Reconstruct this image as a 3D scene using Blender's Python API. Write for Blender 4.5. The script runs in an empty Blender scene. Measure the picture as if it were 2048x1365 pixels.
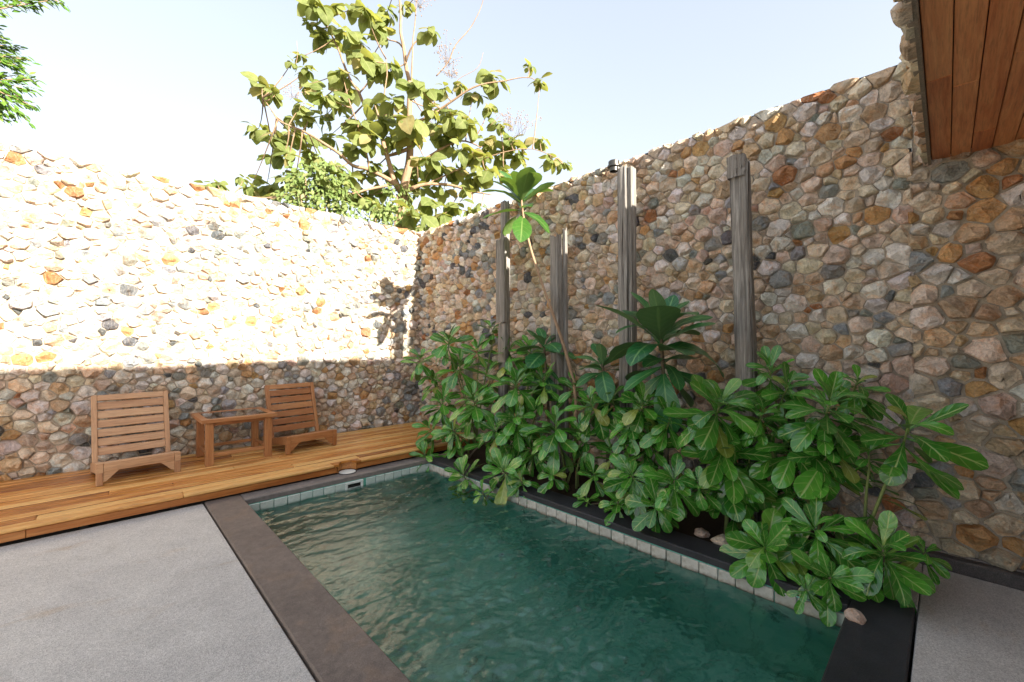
import bpy, bmesh, math, random
from mathutils import Vector, Matrix, noise, kdtree
import numpy as np
random.seed(11)
R = math.radians
SC = bpy.context.scene
COL = SC.collection

# ---------------------------------------------------------------- camera, sky, sun, exposure
cam_d = bpy.data.cameras.new("camera")
cam = bpy.data.objects.new("camera", cam_d)
COL.objects.link(cam)
SC.camera = cam
cam_d.sensor_width = 36.0
cam_d.lens = 844.2255 / 2048 * 36.0
cam_d.clip_start = 0.05
cam_d.clip_end = 3000
YAW, PITCH = 0.8, 0.0091
cam.location = (0, 0, 1.5)
cam.rotation_euler = (math.pi / 2 + PITCH, 0, YAW - math.pi / 2)

SUN_TRAVEL = Vector((-0.035, 1.0, -0.366)).normalized()
world = bpy.data.worlds.new("World")
SC.world = world
world.use_nodes = True
wn = world.node_tree
wn.nodes.clear()
w_out = wn.nodes.new("ShaderNodeOutputWorld")
w_bg = wn.nodes.new("ShaderNodeBackground")
w_sky = wn.nodes.new("ShaderNodeTexSky")
w_sky.sky_type = 'NISHITA'
w_sky.sun_disc = False
w_sky.sun_elevation = math.asin(-SUN_TRAVEL.z)
w_sky.sun_rotation = math.pi + math.atan2(SUN_TRAVEL.x, SUN_TRAVEL.y) * -1
w_sky.air_density = 0.65
w_sky.dust_density = 2.0
w_sky.ozone_density = 0.8
w_bg.inputs['Strength'].default_value = 0.15
w_hs = wn.nodes.new('ShaderNodeMix')   # a hazy, milky sky rather than a deep blue one
w_hs.data_type = 'RGBA'
w_hs.blend_type = 'MULTIPLY'
w_hs.inputs[0].default_value = 1.0
w_hs.inputs[7].default_value = (0.745, 0.70, 0.655, 1)
w_gm = wn.nodes.new('ShaderNodeGamma')
w_gm.inputs['Gamma'].default_value = 0.42
wn.links.new(w_sky.outputs[0], w_gm.inputs['Color'])
wn.links.new(w_gm.outputs[0], w_hs.inputs[6])
wn.links.new(w_hs.outputs[2], w_bg.inputs[0])
wn.links.new(w_bg.outputs[0], w_out.inputs[0])

sun_d = bpy.data.lights.new("sun", 'SUN')
sun_d.energy = 2.2
sun_d.angle = R(0.6)
sun_d.color = (1.0, 0.91, 0.78)
sun = bpy.data.objects.new("sun", sun_d)
COL.objects.link(sun)
sun.rotation_euler = SUN_TRAVEL.to_track_quat('-Z', 'Y').to_euler()
sun.location = (0, -20, 12)

SC.view_settings.view_transform = 'Standard'
SC.view_settings.look = 'None'
SC.view_settings.gamma = 1.0
SC.view_settings.use_curve_mapping = False
SC.view_settings.exposure = 3.05
SC.render.engine = 'CYCLES'
SC.cycles.use_denoising = True
SC.cycles.max_bounces = 10
SC.cycles.diffuse_bounces = 5
SC.cycles.transmission_bounces = 6
SC.cycles.transparent_max_bounces = 8
SC.cycles.sample_clamp_indirect = 6.0

# ---------------------------------------------------------------- node helpers
class NT:
    def __init__(self, name):
        self.m = bpy.data.materials.new(name)
        self.m.use_nodes = True
        self.t = self.m.node_tree
        self.bsdf = self.t.nodes['Principled BSDF']
        self.out = self.t.nodes['Material Output']
    def n(self, kind, **kw):
        nd = self.t.nodes.new('ShaderNode' + kind)
        for k, v in kw.items():
            if k in nd.inputs:
                self.put(nd.inputs[k], v)
            else:
                setattr(nd, k, v)
        return nd
    def put(self, sock, v):
        if isinstance(v, bpy.types.NodeSocket):
            self.t.links.new(v, sock)
        elif isinstance(v, (tuple, list)) and sock.type == 'RGBA' and len(v) == 3:
            sock.default_value = (*v, 1)
        else:
            sock.default_value = v
    def coord(self, which='Object'):
        return self.n('TexCoord').outputs[which]
    def mapping(self, vec, scale=(1, 1, 1), loc=(0, 0, 0)):
        nd = self.n('Mapping')
        self.put(nd.inputs['Vector'], vec)
        self.put(nd.inputs['Scale'], scale)
        self.put(nd.inputs['Location'], loc)
        return nd.outputs[0]
    def noise(self, vec, scale=5, detail=4, rough=0.55, dist=0.0):
        nd = self.n('TexNoise')
        self.put(nd.inputs['Vector'], vec)
        for k, v in (('Scale', scale), ('Detail', detail), ('Roughness', rough), ('Distortion', dist)):
            self.put(nd.inputs[k], v)
        return nd.outputs['Fac']
    def ramp(self, fac, stops):
        nd = self.n('ValToRGB')
        self.put(nd.inputs[0], fac)
        el = nd.color_ramp.elements
        while len(el) < len(stops):
            el.new(0.5)
        for e, (p, c) in zip(el, stops):
            e.position = p
            e.color = (*c, 1) if isinstance(c, (tuple, list)) else (c, c, c, 1)
        return nd.outputs[0]
    def mix(self, fac, a, b, blend='MIX'):
        nd = self.n('Mix', data_type='RGBA', blend_type=blend)
        self.put(nd.inputs[0], fac)
        for i, v in ((6, a), (7, b)):
            self.put(nd.inputs[i], v)
        return nd.outputs[2]
    def math(self, op, a, b=0.0, c=0.0):
        nd = self.n('Math', operation=op)
        for i, v in enumerate((a, b, c)):
            self.put(nd.inputs[i], v)
        return nd.outputs[0]
    def bump(self, h, strength=0.5, dist=0.01, normal=None):
        nd = self.n('Bump')
        self.put(nd.inputs['Height'], h)
        self.put(nd.inputs['Strength'], strength)
        self.put(nd.inputs['Distance'], dist)
        if normal is not None:
            self.put(nd.inputs['Normal'], normal)
        return nd.outputs[0]
    def set(self, **kw):
        for k, v in kw.items():
            self.put(self.bsdf.inputs[k.replace('_', ' ')], v)
        return self.m

def mat_stone():
    t = NT('rubble_stone')
    col = t.n('Attribute', attribute_name='stone_colour').outputs['Color']
    sh = t.n('VectorMath', operation='MULTIPLY_ADD')   # every stone takes its own patch of the rock texture
    t.put(sh.inputs[0], col)
    t.put(sh.inputs[1], (57.0, 83.0, 71.0))
    t.put(sh.inputs[2], t.coord('Object'))
    g = sh.outputs[0]
    big = t.noise(g, 14, 5, 0.6, 0.4)
    fine = t.noise(g, 70, 6, 0.7)
    pits = t.noise(g, 190, 3, 0.6)
    stain = t.ramp(t.noise(g, 8.5, 5, 0.65, 0.8), [(0.50, 0.0), (0.64, 1.0)])
    vein = t.ramp(t.n('TexWave', Vector=g, Scale=9.0, Distortion=14.0, Detail=3.0).outputs['Fac'], [(0.9, 0.0), (1.0, 1.0)])
    c = t.mix(1.0, col, t.ramp(big, [(0.25, 0.66), (0.5, 1.02), (0.75, 1.3)]), 'MULTIPLY')
    c = t.mix(t.math('MULTIPLY', stain, 0.5), c, t.mix(1.0, col, (0.95, 0.60, 0.33), 'MULTIPLY'))
    c = t.mix(t.math('MULTIPLY', vein, 0.22), c, (0.62, 0.56, 0.48))
    c = t.mix(1.0, c, t.ramp(fine, [(0.3, 0.72), (0.55, 1.06), (0.75, 1.18)]), 'MULTIPLY')
    h = t.math('ADD', t.math('MULTIPLY', big, 1.0), t.math('ADD', t.math('MULTIPLY', fine, 0.55), t.math('MULTIPLY', pits, 0.18)))
    return t.set(Base_Color=c, Roughness=0.86, Specular_IOR_Level=0.25, Normal=t.bump(h, 0.95, 0.04))

def mat_mortar(name, a, b):
    t = NT(name)
    g = t.coord('Object')
    n1 = t.noise(g, 3, 5, 0.6)
    n2 = t.noise(g, 90, 5, 0.7)
    c = t.mix(n1, a, b)
    c = t.mix(1.0, c, t.ramp(n2, [(0.3, 0.7), (0.7, 1.15)]), 'MULTIPLY')
    return t.set(Base_Color=c, Roughness=0.95, Specular_IOR_Level=0.1, Normal=t.bump(n2, 0.6, 0.01))

def mat_wood(name, dark, mid, light, rough=0.45, axis=0, coat=0.0, streak=1.0, tone=0.22, cross=26.0):
    """grain runs along the object's local axis; every board gets its own offset and tone"""
    t = NT(name)
    g = t.coord('Object')
    rnd = t.n('ObjectInfo').outputs['Random']
    off = t.n('CombineXYZ', X=t.math('MULTIPLY', rnd, 37.0), Y=t.math('MULTIPLY', rnd, 19.0), Z=t.math('MULTIPLY', rnd, 53.0)).outputs[0]
    sc = [cross, cross, cross]
    sc[axis] = 1.5
    add = t.n('VectorMath', operation='ADD')
    t.put(add.inputs[0], t.mapping(g, sc))
    t.put(add.inputs[1], off)
    v = add.outputs[0]
    n1 = t.noise(v, 1.2, 5, 0.62, 0.7)
    n2 = t.noise(v, 5.0, 4, 0.7, 0.2)
    add2 = t.n('VectorMath', operation='ADD')
    sc2 = [3.0, 3.0, 3.0]
    sc2[axis] = 0.9
    t.put(add2.inputs[0], t.mapping(g, sc2))
    t.put(add2.inputs[1], off)
    n3 = t.noise(add2.outputs[0], 1.6, 3, 0.5)
    f = t.math('ADD', -0.5 * (tone - 0.22), t.math('ADD', t.math('MULTIPLY', n1, 0.75 * streak), t.math('ADD', t.math('MULTIPLY', n3, 0.45), t.math('MULTIPLY', rnd, tone))))
    c = t.ramp(f, [(0.38, dark), (0.62, mid), (0.9, light)])
    c = t.mix(1.0, c, t.ramp(n2, [(0.28, 0.62), (0.5, 1.0), (0.8, 1.15)]), 'MULTIPLY')
    r = t.math('ADD', rough - 0.08, t.math('MULTIPLY', n3, 0.2))
    return t.set(Base_Color=c, Roughness=r, Normal=t.bump(n2, 0.25, 0.004), Coat_Weight=coat, Coat_Roughness=0.25)

def mat_post():
    t = NT('weathered_timber')
    g = t.coord('Object')
    rnd = t.n('ObjectInfo').outputs['Random']
    off = t.n('CombineXYZ', X=t.math('MULTIPLY', rnd, 31.0), Z=t.math('MULTIPLY', rnd, 17.0)).outputs[0]
    def vec(s):
        a = t.n('VectorMath', operation='ADD')
        t.put(a.inputs[0], t.mapping(g, s))
        t.put(a.inputs[1], off)
        return a.outputs[0]
    n1 = t.noise(vec((24, 24, 1.0)), 1.5, 6, 0.68, 0.9)
    n2 = t.noise(vec((70, 70, 2.4)), 1.5, 5, 0.7, 0.3)
    n3 = t.noise(vec((3, 3, 1.1)), 1.4, 4, 0.6)
    crack = t.ramp(t.noise(vec((34, 34, 0.55)), 1.2, 4, 0.6, 0.5), [(0.33, 0.0), (0.42, 1.0)])
    c = t.ramp(n1, [(0.3, (0.12, 0.11, 0.10)), (0.5, (0.265, 0.25, 0.23)), (0.72, (0.43, 0.41, 0.38))])
    c = t.mix(t.ramp(n3, [(0.45, 0.0), (0.7, 0.4)]), c, (0.15, 0.12, 0.09))
    c = t.mix(1.0, c, t.ramp(n2, [(0.3, 0.6), (0.6, 1.1)]), 'MULTIPLY')
    c = t.mix(1.0, c, t.mix(crack, (0.22, 0.18, 0.15), (1, 1, 1)), 'MULTIPLY')
    h = t.math('ADD', t.math('MULTIPLY', n2, 0.6), t.math('MULTIPLY', crack, 0.8))
    return t.set(Base_Color=c, Roughness=0.9, Specular_IOR_Level=0.2, Normal=t.bump(h, 0.8, 0.02))

def mat_granite(name, a, b, speck, rust=None, rough=0.75, bump=0.5):
    t = NT(name)
    g = t.coord('Object')
    n1 = t.noise(g, 1.7, 5, 0.6, 0.4)
    n2 = t.noise(g, 230, 3, 0.7)
    n4 = t.noise(g, 18, 5, 0.65)
    c = t.mix(t.ramp(n1, [(0.35, 0.0), (0.65, 1.0)]), a, b)
    if rust:
        c = t.mix(t.math('MULTIPLY', t.ramp(t.noise(g, 2.6, 5, 0.65, 0.5), [(0.52, 0.0), (0.72, 1.0)]), 0.5), c, rust)
    c = t.mix(1.0, c, t.ramp(n4, [(0.3, 0.75), (0.7, 1.2)]), 'MULTIPLY')
    c = t.mix(1.0, c, t.ramp(n2, [(0.3, 1 - speck), (0.5, 1.0), (0.72, 1 + speck * 1.3)]), 'MULTIPLY')
    return t.set(Base_Color=c, Roughness=t.math('ADD', rough - 0.15, t.math('MULTIPLY', n4, 0.3)), Normal=t.bump(n2, bump, 0.004))

def mat_terrace():
    t = NT('washed_aggregate')
    g = t.coord('Object')
    n1 = t.noise(g, 1.1, 6, 0.62, 0.5)
    n2 = t.noise(g, 5.0, 5, 0.65)
    vo = t.n('TexVoronoi', Vector=g, Scale=170.0)
    sp = t.noise(g, 260, 2, 0.6)
    c = t.ramp(n1, [(0.3, (0.46, 0.445, 0.43)), (0.5, (0.51, 0.495, 0.475)), (0.72, (0.55, 0.53, 0.50))])
    c = t.mix(1.0, c, t.ramp(n2, [(0.3, 0.92), (0.7, 1.06)]), 'MULTIPLY')
    tan = t.ramp(t.noise(t.mapping(g, (0.8, 1.6, 1), (3.1, 1.7, 0)), 2.1, 4, 0.6, 0.4), [(0.62, 0.0), (0.74, 1.0)])
    c = t.mix(t.math('MULTIPLY', tan, 0.4), c, (0.40, 0.27, 0.15))
    dark = t.ramp(t.noise(t.mapping(g, (1, 1, 1), (8, 2, 0)), 2.7, 5, 0.65, 0.6), [(0.62, 0.0), (0.75, 1.0)])
    c = t.mix(t.math('MULTIPLY', dark, 0.35), c, (0.16, 0.14, 0.12))
    pc = t.n('SeparateColor')
    t.put(pc.inputs[0], vo.outputs['Color'])
    c = t.mix(1.0, c, t.ramp(pc.outputs[0], [(0.0, 0.78), (0.5, 1.0), (1.0, 1.2)]), 'MULTIPLY')
    c = t.mix(1.0, c, t.ramp(sp, [(0.3, 0.75), (0.7, 1.2)]), 'MULTIPLY')
    return t.set(Base_Color=c, Roughness=0.9, Specular_IOR_Level=0.2, Normal=t.bump(vo.outputs['Distance'], 0.5, 0.004))

def mat_plain(name, col, rough=0.6, metal=0.0, vary=0.15, scale=30, **kw):
    t = NT(name)
    n1 = t.noise(t.coord('Object'), scale, 4, 0.6)
    c = t.mix(1.0, col, t.ramp(n1, [(0.3, 1 - vary), (0.7, 1 + vary)]), 'MULTIPLY')
    return t.set(Base_Color=c, Roughness=rough, Metallic=metal, **kw)

def mat_leaf(name, base, light, old, vein, rough=0.32, freq=26.0, under=(0.16, 0.24, 0.09), trans=0.25, spec=0.5, vein_amt=0.7, old_from=0.9):
    t = NT(name)
    uv = t.n('SeparateXYZ')
    t.put(uv.inputs[0], t.coord('UV'))
    u = t.math('ABSOLUTE', t.math('SUBTRACT', t.math('MULTIPLY', uv.outputs[0], 2.0), 1.0))
    v = uv.outputs[1]
    rnd = t.math('FRACT', t.math('ADD', t.n('ObjectInfo').outputs['Random'], t.n('NewGeometry').outputs['Random Per Island']))
    mid = t.ramp(u, [(0.0, 1.0), (0.05, 0.85), (0.11, 0.0)])
    s = t.math('SINE', t.math('MULTIPLY', t.math('SUBTRACT', v, t.math('MULTIPLY', u, 0.22)), freq * 2))
    side = t.ramp(s, [(0.9, 0.0), (1.0, 1.0)])
    n1 = t.noise(t.coord('Object'), 5.0, 4, 0.6)
    c = t.mix(t.ramp(rnd, [(0.0, 0.0), (old_from, 1.0)]), base, light)
    c = t.mix(t.ramp(rnd, [(old_from, 0.0), (min(1.0, old_from + 0.06), 1.0)]), c, old)
    c = t.mix(1.0, c, t.ramp(n1, [(0.3, 0.75), (0.7, 1.2)]), 'MULTIPLY')
    c = t.mix(t.math('MULTIPLY', t.math('MAXIMUM', mid, t.math('MULTIPLY', side, 0.45)), vein_amt), c, vein)
    back = t.n('NewGeometry').outputs['Backfacing']
    c = t.mix(t.math('MULTIPLY', back, 0.7), c, under)
    h = t.math('ADD', t.math('MULTIPLY', s, -0.18), t.math('MULTIPLY', mid, -0.8))
    nrm = t.bump(h, 0.35, 0.006)
    t.set(Base_Color=c, Roughness=t.math('ADD', rough, t.math('MULTIPLY', back, 0.3)), Specular_IOR_Level=spec, Normal=nrm)
    if trans:
        tr = t.n('BsdfTranslucent')
        t.put(tr.inputs['Color'], t.mix(1.0, c, (1.25, 1.2, 0.5), 'MULTIPLY'))
        mx = t.n('MixShader')
        mx.inputs[0].default_value = trans
        t.t.links.new(t.bsdf.outputs[0], mx.inputs[1])
        t.t.links.new(tr.outputs[0], mx.inputs[2])
        t.t.links.new(mx.outputs[0], t.out.inputs['Surface'])
    return t.m

def mat_bark(name, a, b):
    t = NT(name)
    g = t.coord('Object')
    n1 = t.noise(t.mapping(g, (6, 6, 2.0)), 3, 6, 0.65, 0.3)
    return t.set(Base_Color=t.ramp(n1, [(0.3, a), (0.7, b)]), Roughness=0.9, Normal=t.bump(n1, 0.6, 0.02))

def mat_pool():
    t = NT('green_pool_stone')
    g = t.coord('Object')
    n1 = t.noise(g, 1.3, 5, 0.6, 0.6)
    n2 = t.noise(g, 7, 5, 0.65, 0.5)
    br = t.n('TexBrick', Vector=g, Scale=1.0)
    for k, v in (('Mortar Size', 0.012), ('Brick Width', 0.3), ('Row Height', 0.3), ('Color1', (1, 1, 1, 1)), ('Color2', (0.72, 0.78, 0.76, 1)), ('Mortar', (0.55, 0.6, 0.58, 1))):
        br.inputs[k].default_value = v
    br.offset = 0.0
    c = t.ramp(n1, [(0.3, (0.06, 0.32, 0.255)), (0.5, (0.16, 0.52, 0.43)), (0.72, (0.36, 0.71, 0.62))])
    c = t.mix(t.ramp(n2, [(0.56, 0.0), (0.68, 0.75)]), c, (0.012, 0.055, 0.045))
    c = t.mix(1.0, c, br.outputs['Color'], 'MULTIPLY')
    return t.set(Base_Color=c, Roughness=0.8)

def mat_tile(name, a, b, dirt):
    t = NT(name)
    g = t.coord('Object')
    rnd = t.n('ObjectInfo').outputs['Random']
    n1 = t.noise(g, 22, 5, 0.65)
    c = t.mix(rnd, a, b)
    c = t.mix(t.math('MULTIPLY', t.ramp(n1, [(0.45, 0.0), (0.7, 1.0)]), 0.5), c, dirt)
    z = t.n('SeparateXYZ')
    t.put(z.inputs[0], g)
    line = t.math('ADD', z.outputs[2], t.math('MULTIPLY', t.math('SUBTRACT', t.noise(g, 40, 3, 0.6), 0.5), 0.05))
    c = t.mix(t.ramp(t.math('MULTIPLY_ADD', line, 10.0, 0.5), [(0.22, 0.75), (0.42, 0.0)]), c, dirt)
    return t.set(Base_Color=c, Roughness=0.6, Normal=t.bump(n1, 0.5, 0.008))

def mat_water():
    t = NT('pool_water')
    g = t.coord('Object')
    n1 = t.noise(t.mapping(g, (1.0, 1.6, 1.0)), 16, 4, 0.6, 0.6)
    n2 = t.noise(g, 55, 2, 0.5, 0.3)
    nrm = t.bump(n2, 0.08, 0.01, t.bump(n1, 0.12, 0.02))
    return t.set(Base_Color=(0.90, 1.0, 0.975), Roughness=0.02, IOR=1.55, Transmission_Weight=1.0, Normal=nrm)

def mat_glass(name):
    t = NT(name)
    return t.set(Base_Color=(0.72, 0.76, 0.74), Roughness=0.03, IOR=1.5, Transmission_Weight=1.0)

M = {}
M['stone'] = mat_stone()
M['mortar'] = mat_mortar('lime_mortar', (0.40, 0.345, 0.28), (0.50, 0.435, 0.355))
M['mortar_house'] = mat_mortar('grey_mortar', (0.36, 0.31, 0.25), (0.46, 0.405, 0.325))
M['deck'] = mat_wood('varnished_deck_wood', (0.22, 0.066, 0.010), (0.52, 0.205, 0.036), (0.70, 0.41, 0.14), 0.34, 0, 0.3, 1.1, 0.62, 13.0)
M['deck_edge'] = mat_wood('gap_shade_deck_edge', (0.05, 0.018, 0.006), (0.12, 0.045, 0.014), (0.2, 0.08, 0.03), 0.7)  # dark tone paints gap shade onto the board flanks
M['fascia'] = mat_wood('stained_fascia_wood', (0.15, 0.04, 0.008), (0.38, 0.13, 0.026), (0.50, 0.24, 0.075), 0.42, 0, 0.15)
M['chair'] = mat_wood('pale_teak', (0.28, 0.14, 0.072), (0.43, 0.245, 0.135), (0.53, 0.345, 0.205), 0.55, 0)
M['chair_v'] = mat_wood('pale_teak_upright', (0.26, 0.125, 0.062), (0.39, 0.21, 0.112), (0.49, 0.30, 0.17), 0.55, 2)
M['table'] = mat_wood('red_teak', (0.19, 0.068, 0.023), (0.315, 0.125, 0.044), (0.42, 0.205, 0.085), 0.42, 0, 0.15)
M['table_v'] = mat_wood('red_teak_upright', (0.19, 0.068, 0.023), (0.315, 0.125, 0.044), (0.42, 0.205, 0.085), 0.42, 2, 0.15)
M['soffit'] = mat_wood('dark_soffit_teak', (0.22, 0.050, 0.016), (0.50, 0.155, 0.05), (0.70, 0.31, 0.125), 0.5, 0, 0.1)
M['post'] = mat_post()
M['coping_brown'] = mat_granite('brown_coping_stone', (0.13, 0.105, 0.092), (0.18, 0.145, 0.125), 0.35, (0.24, 0.15, 0.085))
M['coping_grey'] = mat_granite('grey_coping_stone', (0.16, 0.145, 0.14), (0.22, 0.195, 0.18), 0.25)
M['coping_black'] = mat_granite('black_coping_stone', (0.016, 0.018, 0.022), (0.036, 0.038, 0.044), 0.5, None, 0.6)
M['curb'] = mat_granite('dark_pebble_curb', (0.05, 0.045, 0.045), (0.09, 0.08, 0.075), 0.6)
M['terrace'] = mat_terrace()
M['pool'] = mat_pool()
M['tile'] = mat_tile('pale_green_tile', (0.50, 0.60, 0.57), (0.60, 0.66, 0.62), (0.30, 0.42, 0.38))
M['tile_dirty'] = mat_tile('limescaled_tile', (0.40, 0.41, 0.37), (0.56, 0.55, 0.50), (0.20, 0.17, 0.12))
M['water'] = mat_water()
M['glass'] = mat_glass('smoked_glass')
M['plastic'] = mat_plain('white_plastic', (0.72, 0.76, 0.74), 0.4, vary=0.06)
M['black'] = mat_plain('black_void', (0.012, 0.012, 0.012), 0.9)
M['metal'] = mat_plain('bronze_metal', (0.10, 0.095, 0.085), 0.38, 0.85)
M['lens'] = mat_plain('dark_lens', (0.02, 0.02, 0.022), 0.15)
M['concrete'] = mat_mortar('board_marked_concrete', (0.25, 0.20, 0.155), (0.34, 0.28, 0.22))
M['plaster'] = mat_mortar('plaster', (0.5, 0.47, 0.42), (0.58, 0.55, 0.5))
M['flashing'] = mat_plain('dark_flashing', (0.03, 0.032, 0.035), 0.5, 0.4)
M['soil'] = mat_mortar('bed_soil', (0.035, 0.025, 0.017), (0.075, 0.055, 0.038))
M['ground'] = mat_mortar('dry_grass_ground', (0.10, 0.11, 0.045), (0.17, 0.14, 0.08))
M['leaf'] = mat_leaf('glossy_shrub_leaf', (0.034, 0.165, 0.020), (0.088, 0.315, 0.034), (0.27, 0.30, 0.06), (0.42, 0.53, 0.18), 0.16, 16, (0.11, 0.22, 0.055), 0.10, 0.75, vein_amt=0.7, old_from=0.94)
M['bigleaf'] = mat_leaf('broad_veined_leaf', (0.020, 0.125, 0.035), (0.04, 0.20, 0.055), (0.07, 0.21, 0.06), (0.22, 0.42, 0.15), 0.30, 22, (0.10, 0.17, 0.08), 0.15, vein_amt=0.8, old_from=0.95)
M['sapling'] = mat_leaf('fresh_veined_leaf', (0.032, 0.105, 0.016), (0.06, 0.16, 0.026), (0.09, 0.17, 0.03), (0.2, 0.28, 0.09), 0.34, 22, (0.17, 0.27, 0.08), 0.3, vein_amt=0.7, old_from=0.95)
M['teak'] = mat_leaf('teak_leaf', (0.15, 0.20, 0.055), (0.26, 0.30, 0.105), (0.36, 0.31, 0.14), (0.34, 0.36, 0.17), 0.65, 12, (0.28, 0.30, 0.14), 0.5, 0.25, vein_amt=0.5, old_from=0.88)
M['bushleaf'] = mat_leaf('small_vine_leaf', (0.12, 0.18, 0.05), (0.20, 0.26, 0.085), (0.28, 0.29, 0.12), (0.15, 0.22, 0.06), 0.5, 6, (0.16, 0.22, 0.07), 0.3, 0.3, vein_amt=0.3)
M['treeleaf'] = mat_leaf('small_tree_leaf', (0.075, 0.175, 0.02), (0.14, 0.26, 0.04), (0.2, 0.28, 0.06), (0.17, 0.26, 0.06), 0.4, 6, (0.13, 0.22, 0.05), 0.35, 0.4, vein_amt=0.4)
M['bark'] = mat_bark('pale_bark', (0.20, 0.125, 0.075), (0.38, 0.26, 0.165))
M['stem'] = mat_bark('shrub_stem', (0.09, 0.07, 0.045), (0.20, 0.165, 0.11))
M['stem_green'] = mat_bark('green_stem', (0.12, 0.17, 0.05), (0.22, 0.27, 0.09))

# ---------------------------------------------------------------- object helpers
def link(name, me, parent=None, loc=None, kind=None):
    o = bpy.data.objects.new(name, me)
    COL.objects.link(o)
    if loc is not None:
        o.location = loc
    if parent is not None:
        o.parent = parent
    if kind:
        o['kind'] = kind
    return o

def thing(name, label, cat, loc=(0, 0, 0), group=None, rz=0.0):
    o = bpy.data.objects.new(name, None)
    o.empty_display_size = 0.1
    COL.objects.link(o)
    o.location = loc
    o.rotation_euler = (0, 0, rz)
    o['label'] = label
    o['category'] = cat
    if group:
        o['group'] = group
    return o

def tag(o, label, cat, group=None):
    o['label'] = label
    o['category'] = cat
    if group:
        o['group'] = group
    return o

def mesh(name, vs, fs, mat=None, smooth=False, sharp=None):
    me = bpy.data.meshes.new(name)
    me.from_pydata([tuple(v) for v in vs], [], fs)
    if mat:
        me.materials.append(mat)
    if smooth:
        me.shade_smooth()
        if sharp:
            me.set_sharp_from_angle(angle=R(sharp))
    return me

def box_mesh(name, size, mat, bevel=0.004, centre=(0, 0, 0), taper=None):
    bm = bmesh.new()
    bmesh.ops.create_cube(bm, size=1.0)
    for v in bm.verts:
        v.co = Vector((v.co.x * size[0] + centre[0], v.co.y * size[1] + centre[1], v.co.z * size[2] + centre[2]))
    if bevel:
        bmesh.ops.bevel(bm, geom=bm.edges[:], offset=bevel, segments=1, affect='EDGES', profile=0.5)
    me = bpy.data.meshes.new(name)
    bm.to_mesh(me)
    bm.free()
    me.materials.append(mat)
    return me

def box(name, lo, hi, mat, parent=None, bevel=0.004, kind=None):
    """axis aligned board between two corners, origin at its centre (parent coordinates)"""
    size = [b - a for a, b in zip(lo, hi)]
    c = [(a + b) / 2 for a, b in zip(lo, hi)]
    return link(name, box_mesh(name, size, mat, bevel), parent, c, kind)

def prism(name, outline, axis, a, b, mat, parent=None, loc=None):
    """extrude a 2D outline along axis (0/1/2) from a to b"""
    vs = []
    for t in (a, b):
        for p, q in outline:
            vs.append({0: (t, p, q), 1: (p, t, q), 2: (p, q, t)}[axis])
    n = len(outline)
    fs = [tuple(range(n))[::-1], tuple(range(n, 2 * n))]
    fs += [(i, (i + 1) % n, n + (i + 1) % n, n + i) for i in range(n)]
    me = mesh(name, vs, fs, mat)
    bm = bmesh.new()
    bm.from_mesh(me)
    bmesh.ops.recalc_face_normals(bm, faces=bm.faces[:])
    bm.to_mesh(me)
    bm.free()
    return link(name, me, parent, loc)

def tube_geo(pts, rad, sides=7):
    vs, fs = [], []
    pts = [Vector(p) for p in pts]
    up = Vector((0.31, 0.2, 0.93)).normalized()
    for i, p in enumerate(pts):
        d = (pts[min(i + 1, len(pts) - 1)] - pts[max(i - 1, 0)]).normalized()
        x = d.cross(up)
        if x.length < 1e-3:
            x = d.cross(Vector((1, 0, 0)))
        x.normalize()
        y = d.cross(x)
        r = rad[i] if isinstance(rad, (list, tuple)) else rad
        for k in range(sides):
            a = 2 * math.pi * k / sides
            vs.append(p + x * (math.cos(a) * r) + y * (math.sin(a) * r))
    n = len(pts)
    for i in range(n - 1):
        for k in range(sides):
            a, b = i * sides + k, i * sides + (k + 1) % sides
            fs.append((a, b, b + sides, a + sides))
    fs.append(tuple(range(sides))[::-1])
    fs.append(tuple(range((n - 1) * sides, n * sides)))
    return vs, fs

def smooth_path(pts, sub=4):
    """Catmull-Rom through (x,y,z,r) points"""
    P = [Vector(p) for p in pts]
    out = []
    for i in range(len(P) - 1):
        p0, p1, p2, p3 = P[max(i - 1, 0)], P[i], P[i + 1], P[min(i + 2, len(P) - 1)]
        for s in range(sub):
            t = s / sub
            out.append(0.5 * ((2 * p1) + (p2 - p0) * t + (2 * p0 - 5 * p1 + 4 * p2 - p3) * t * t + (3 * p1 - p0 - 3 * p2 + p3) * t ** 3))
    out.append(P[-1])
    return out

class Geo:
    def __init__(self):
        self.v, self.f, self.uv = [], [], []
    def add(self, vs, fs, uv=None):
        b = len(self.v)
        self.v += [tuple(v) for v in vs]
        self.f += [tuple(i + b for i in f) for f in fs]
        if uv is not None:
            self.uv += uv
        return self
    def mesh(self, name, mat, smooth=True, sharp=None):
        me = mesh(name, self.v, self.f, mat, smooth, sharp)
        if self.uv:
            lay = me.uv_layers.new(name='UVMap')
            idx = np.empty(len(me.loops), dtype=np.int32)
            me.loops.foreach_get('vertex_index', idx)
            lay.data.foreach_set('uv', np.asarray(self.uv, dtype=np.float32)[idx].ravel())
        return me

CAM = Vector(cam.location)
FWD = Vector((math.cos(YAW) * math.cos(PITCH), math.sin(YAW) * math.cos(PITCH), math.sin(PITCH)))
RGT = Vector((math.sin(YAW), -math.cos(YAW), 0))
UPV = RGT.cross(FWD)
def view_share(p, r):
    """how large a piece of radius r at p shows in the photograph (0 when outside it): ranks which pieces become objects"""
    d = Vector(p) - CAM
    z = d.dot(FWD)
    if z < 0.2:
        return 0.0
    if abs(d.dot(RGT) / z) > 1.20 or abs(d.dot(UPV) / z) > 0.80:
        return 0.0
    return r / d.length
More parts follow.
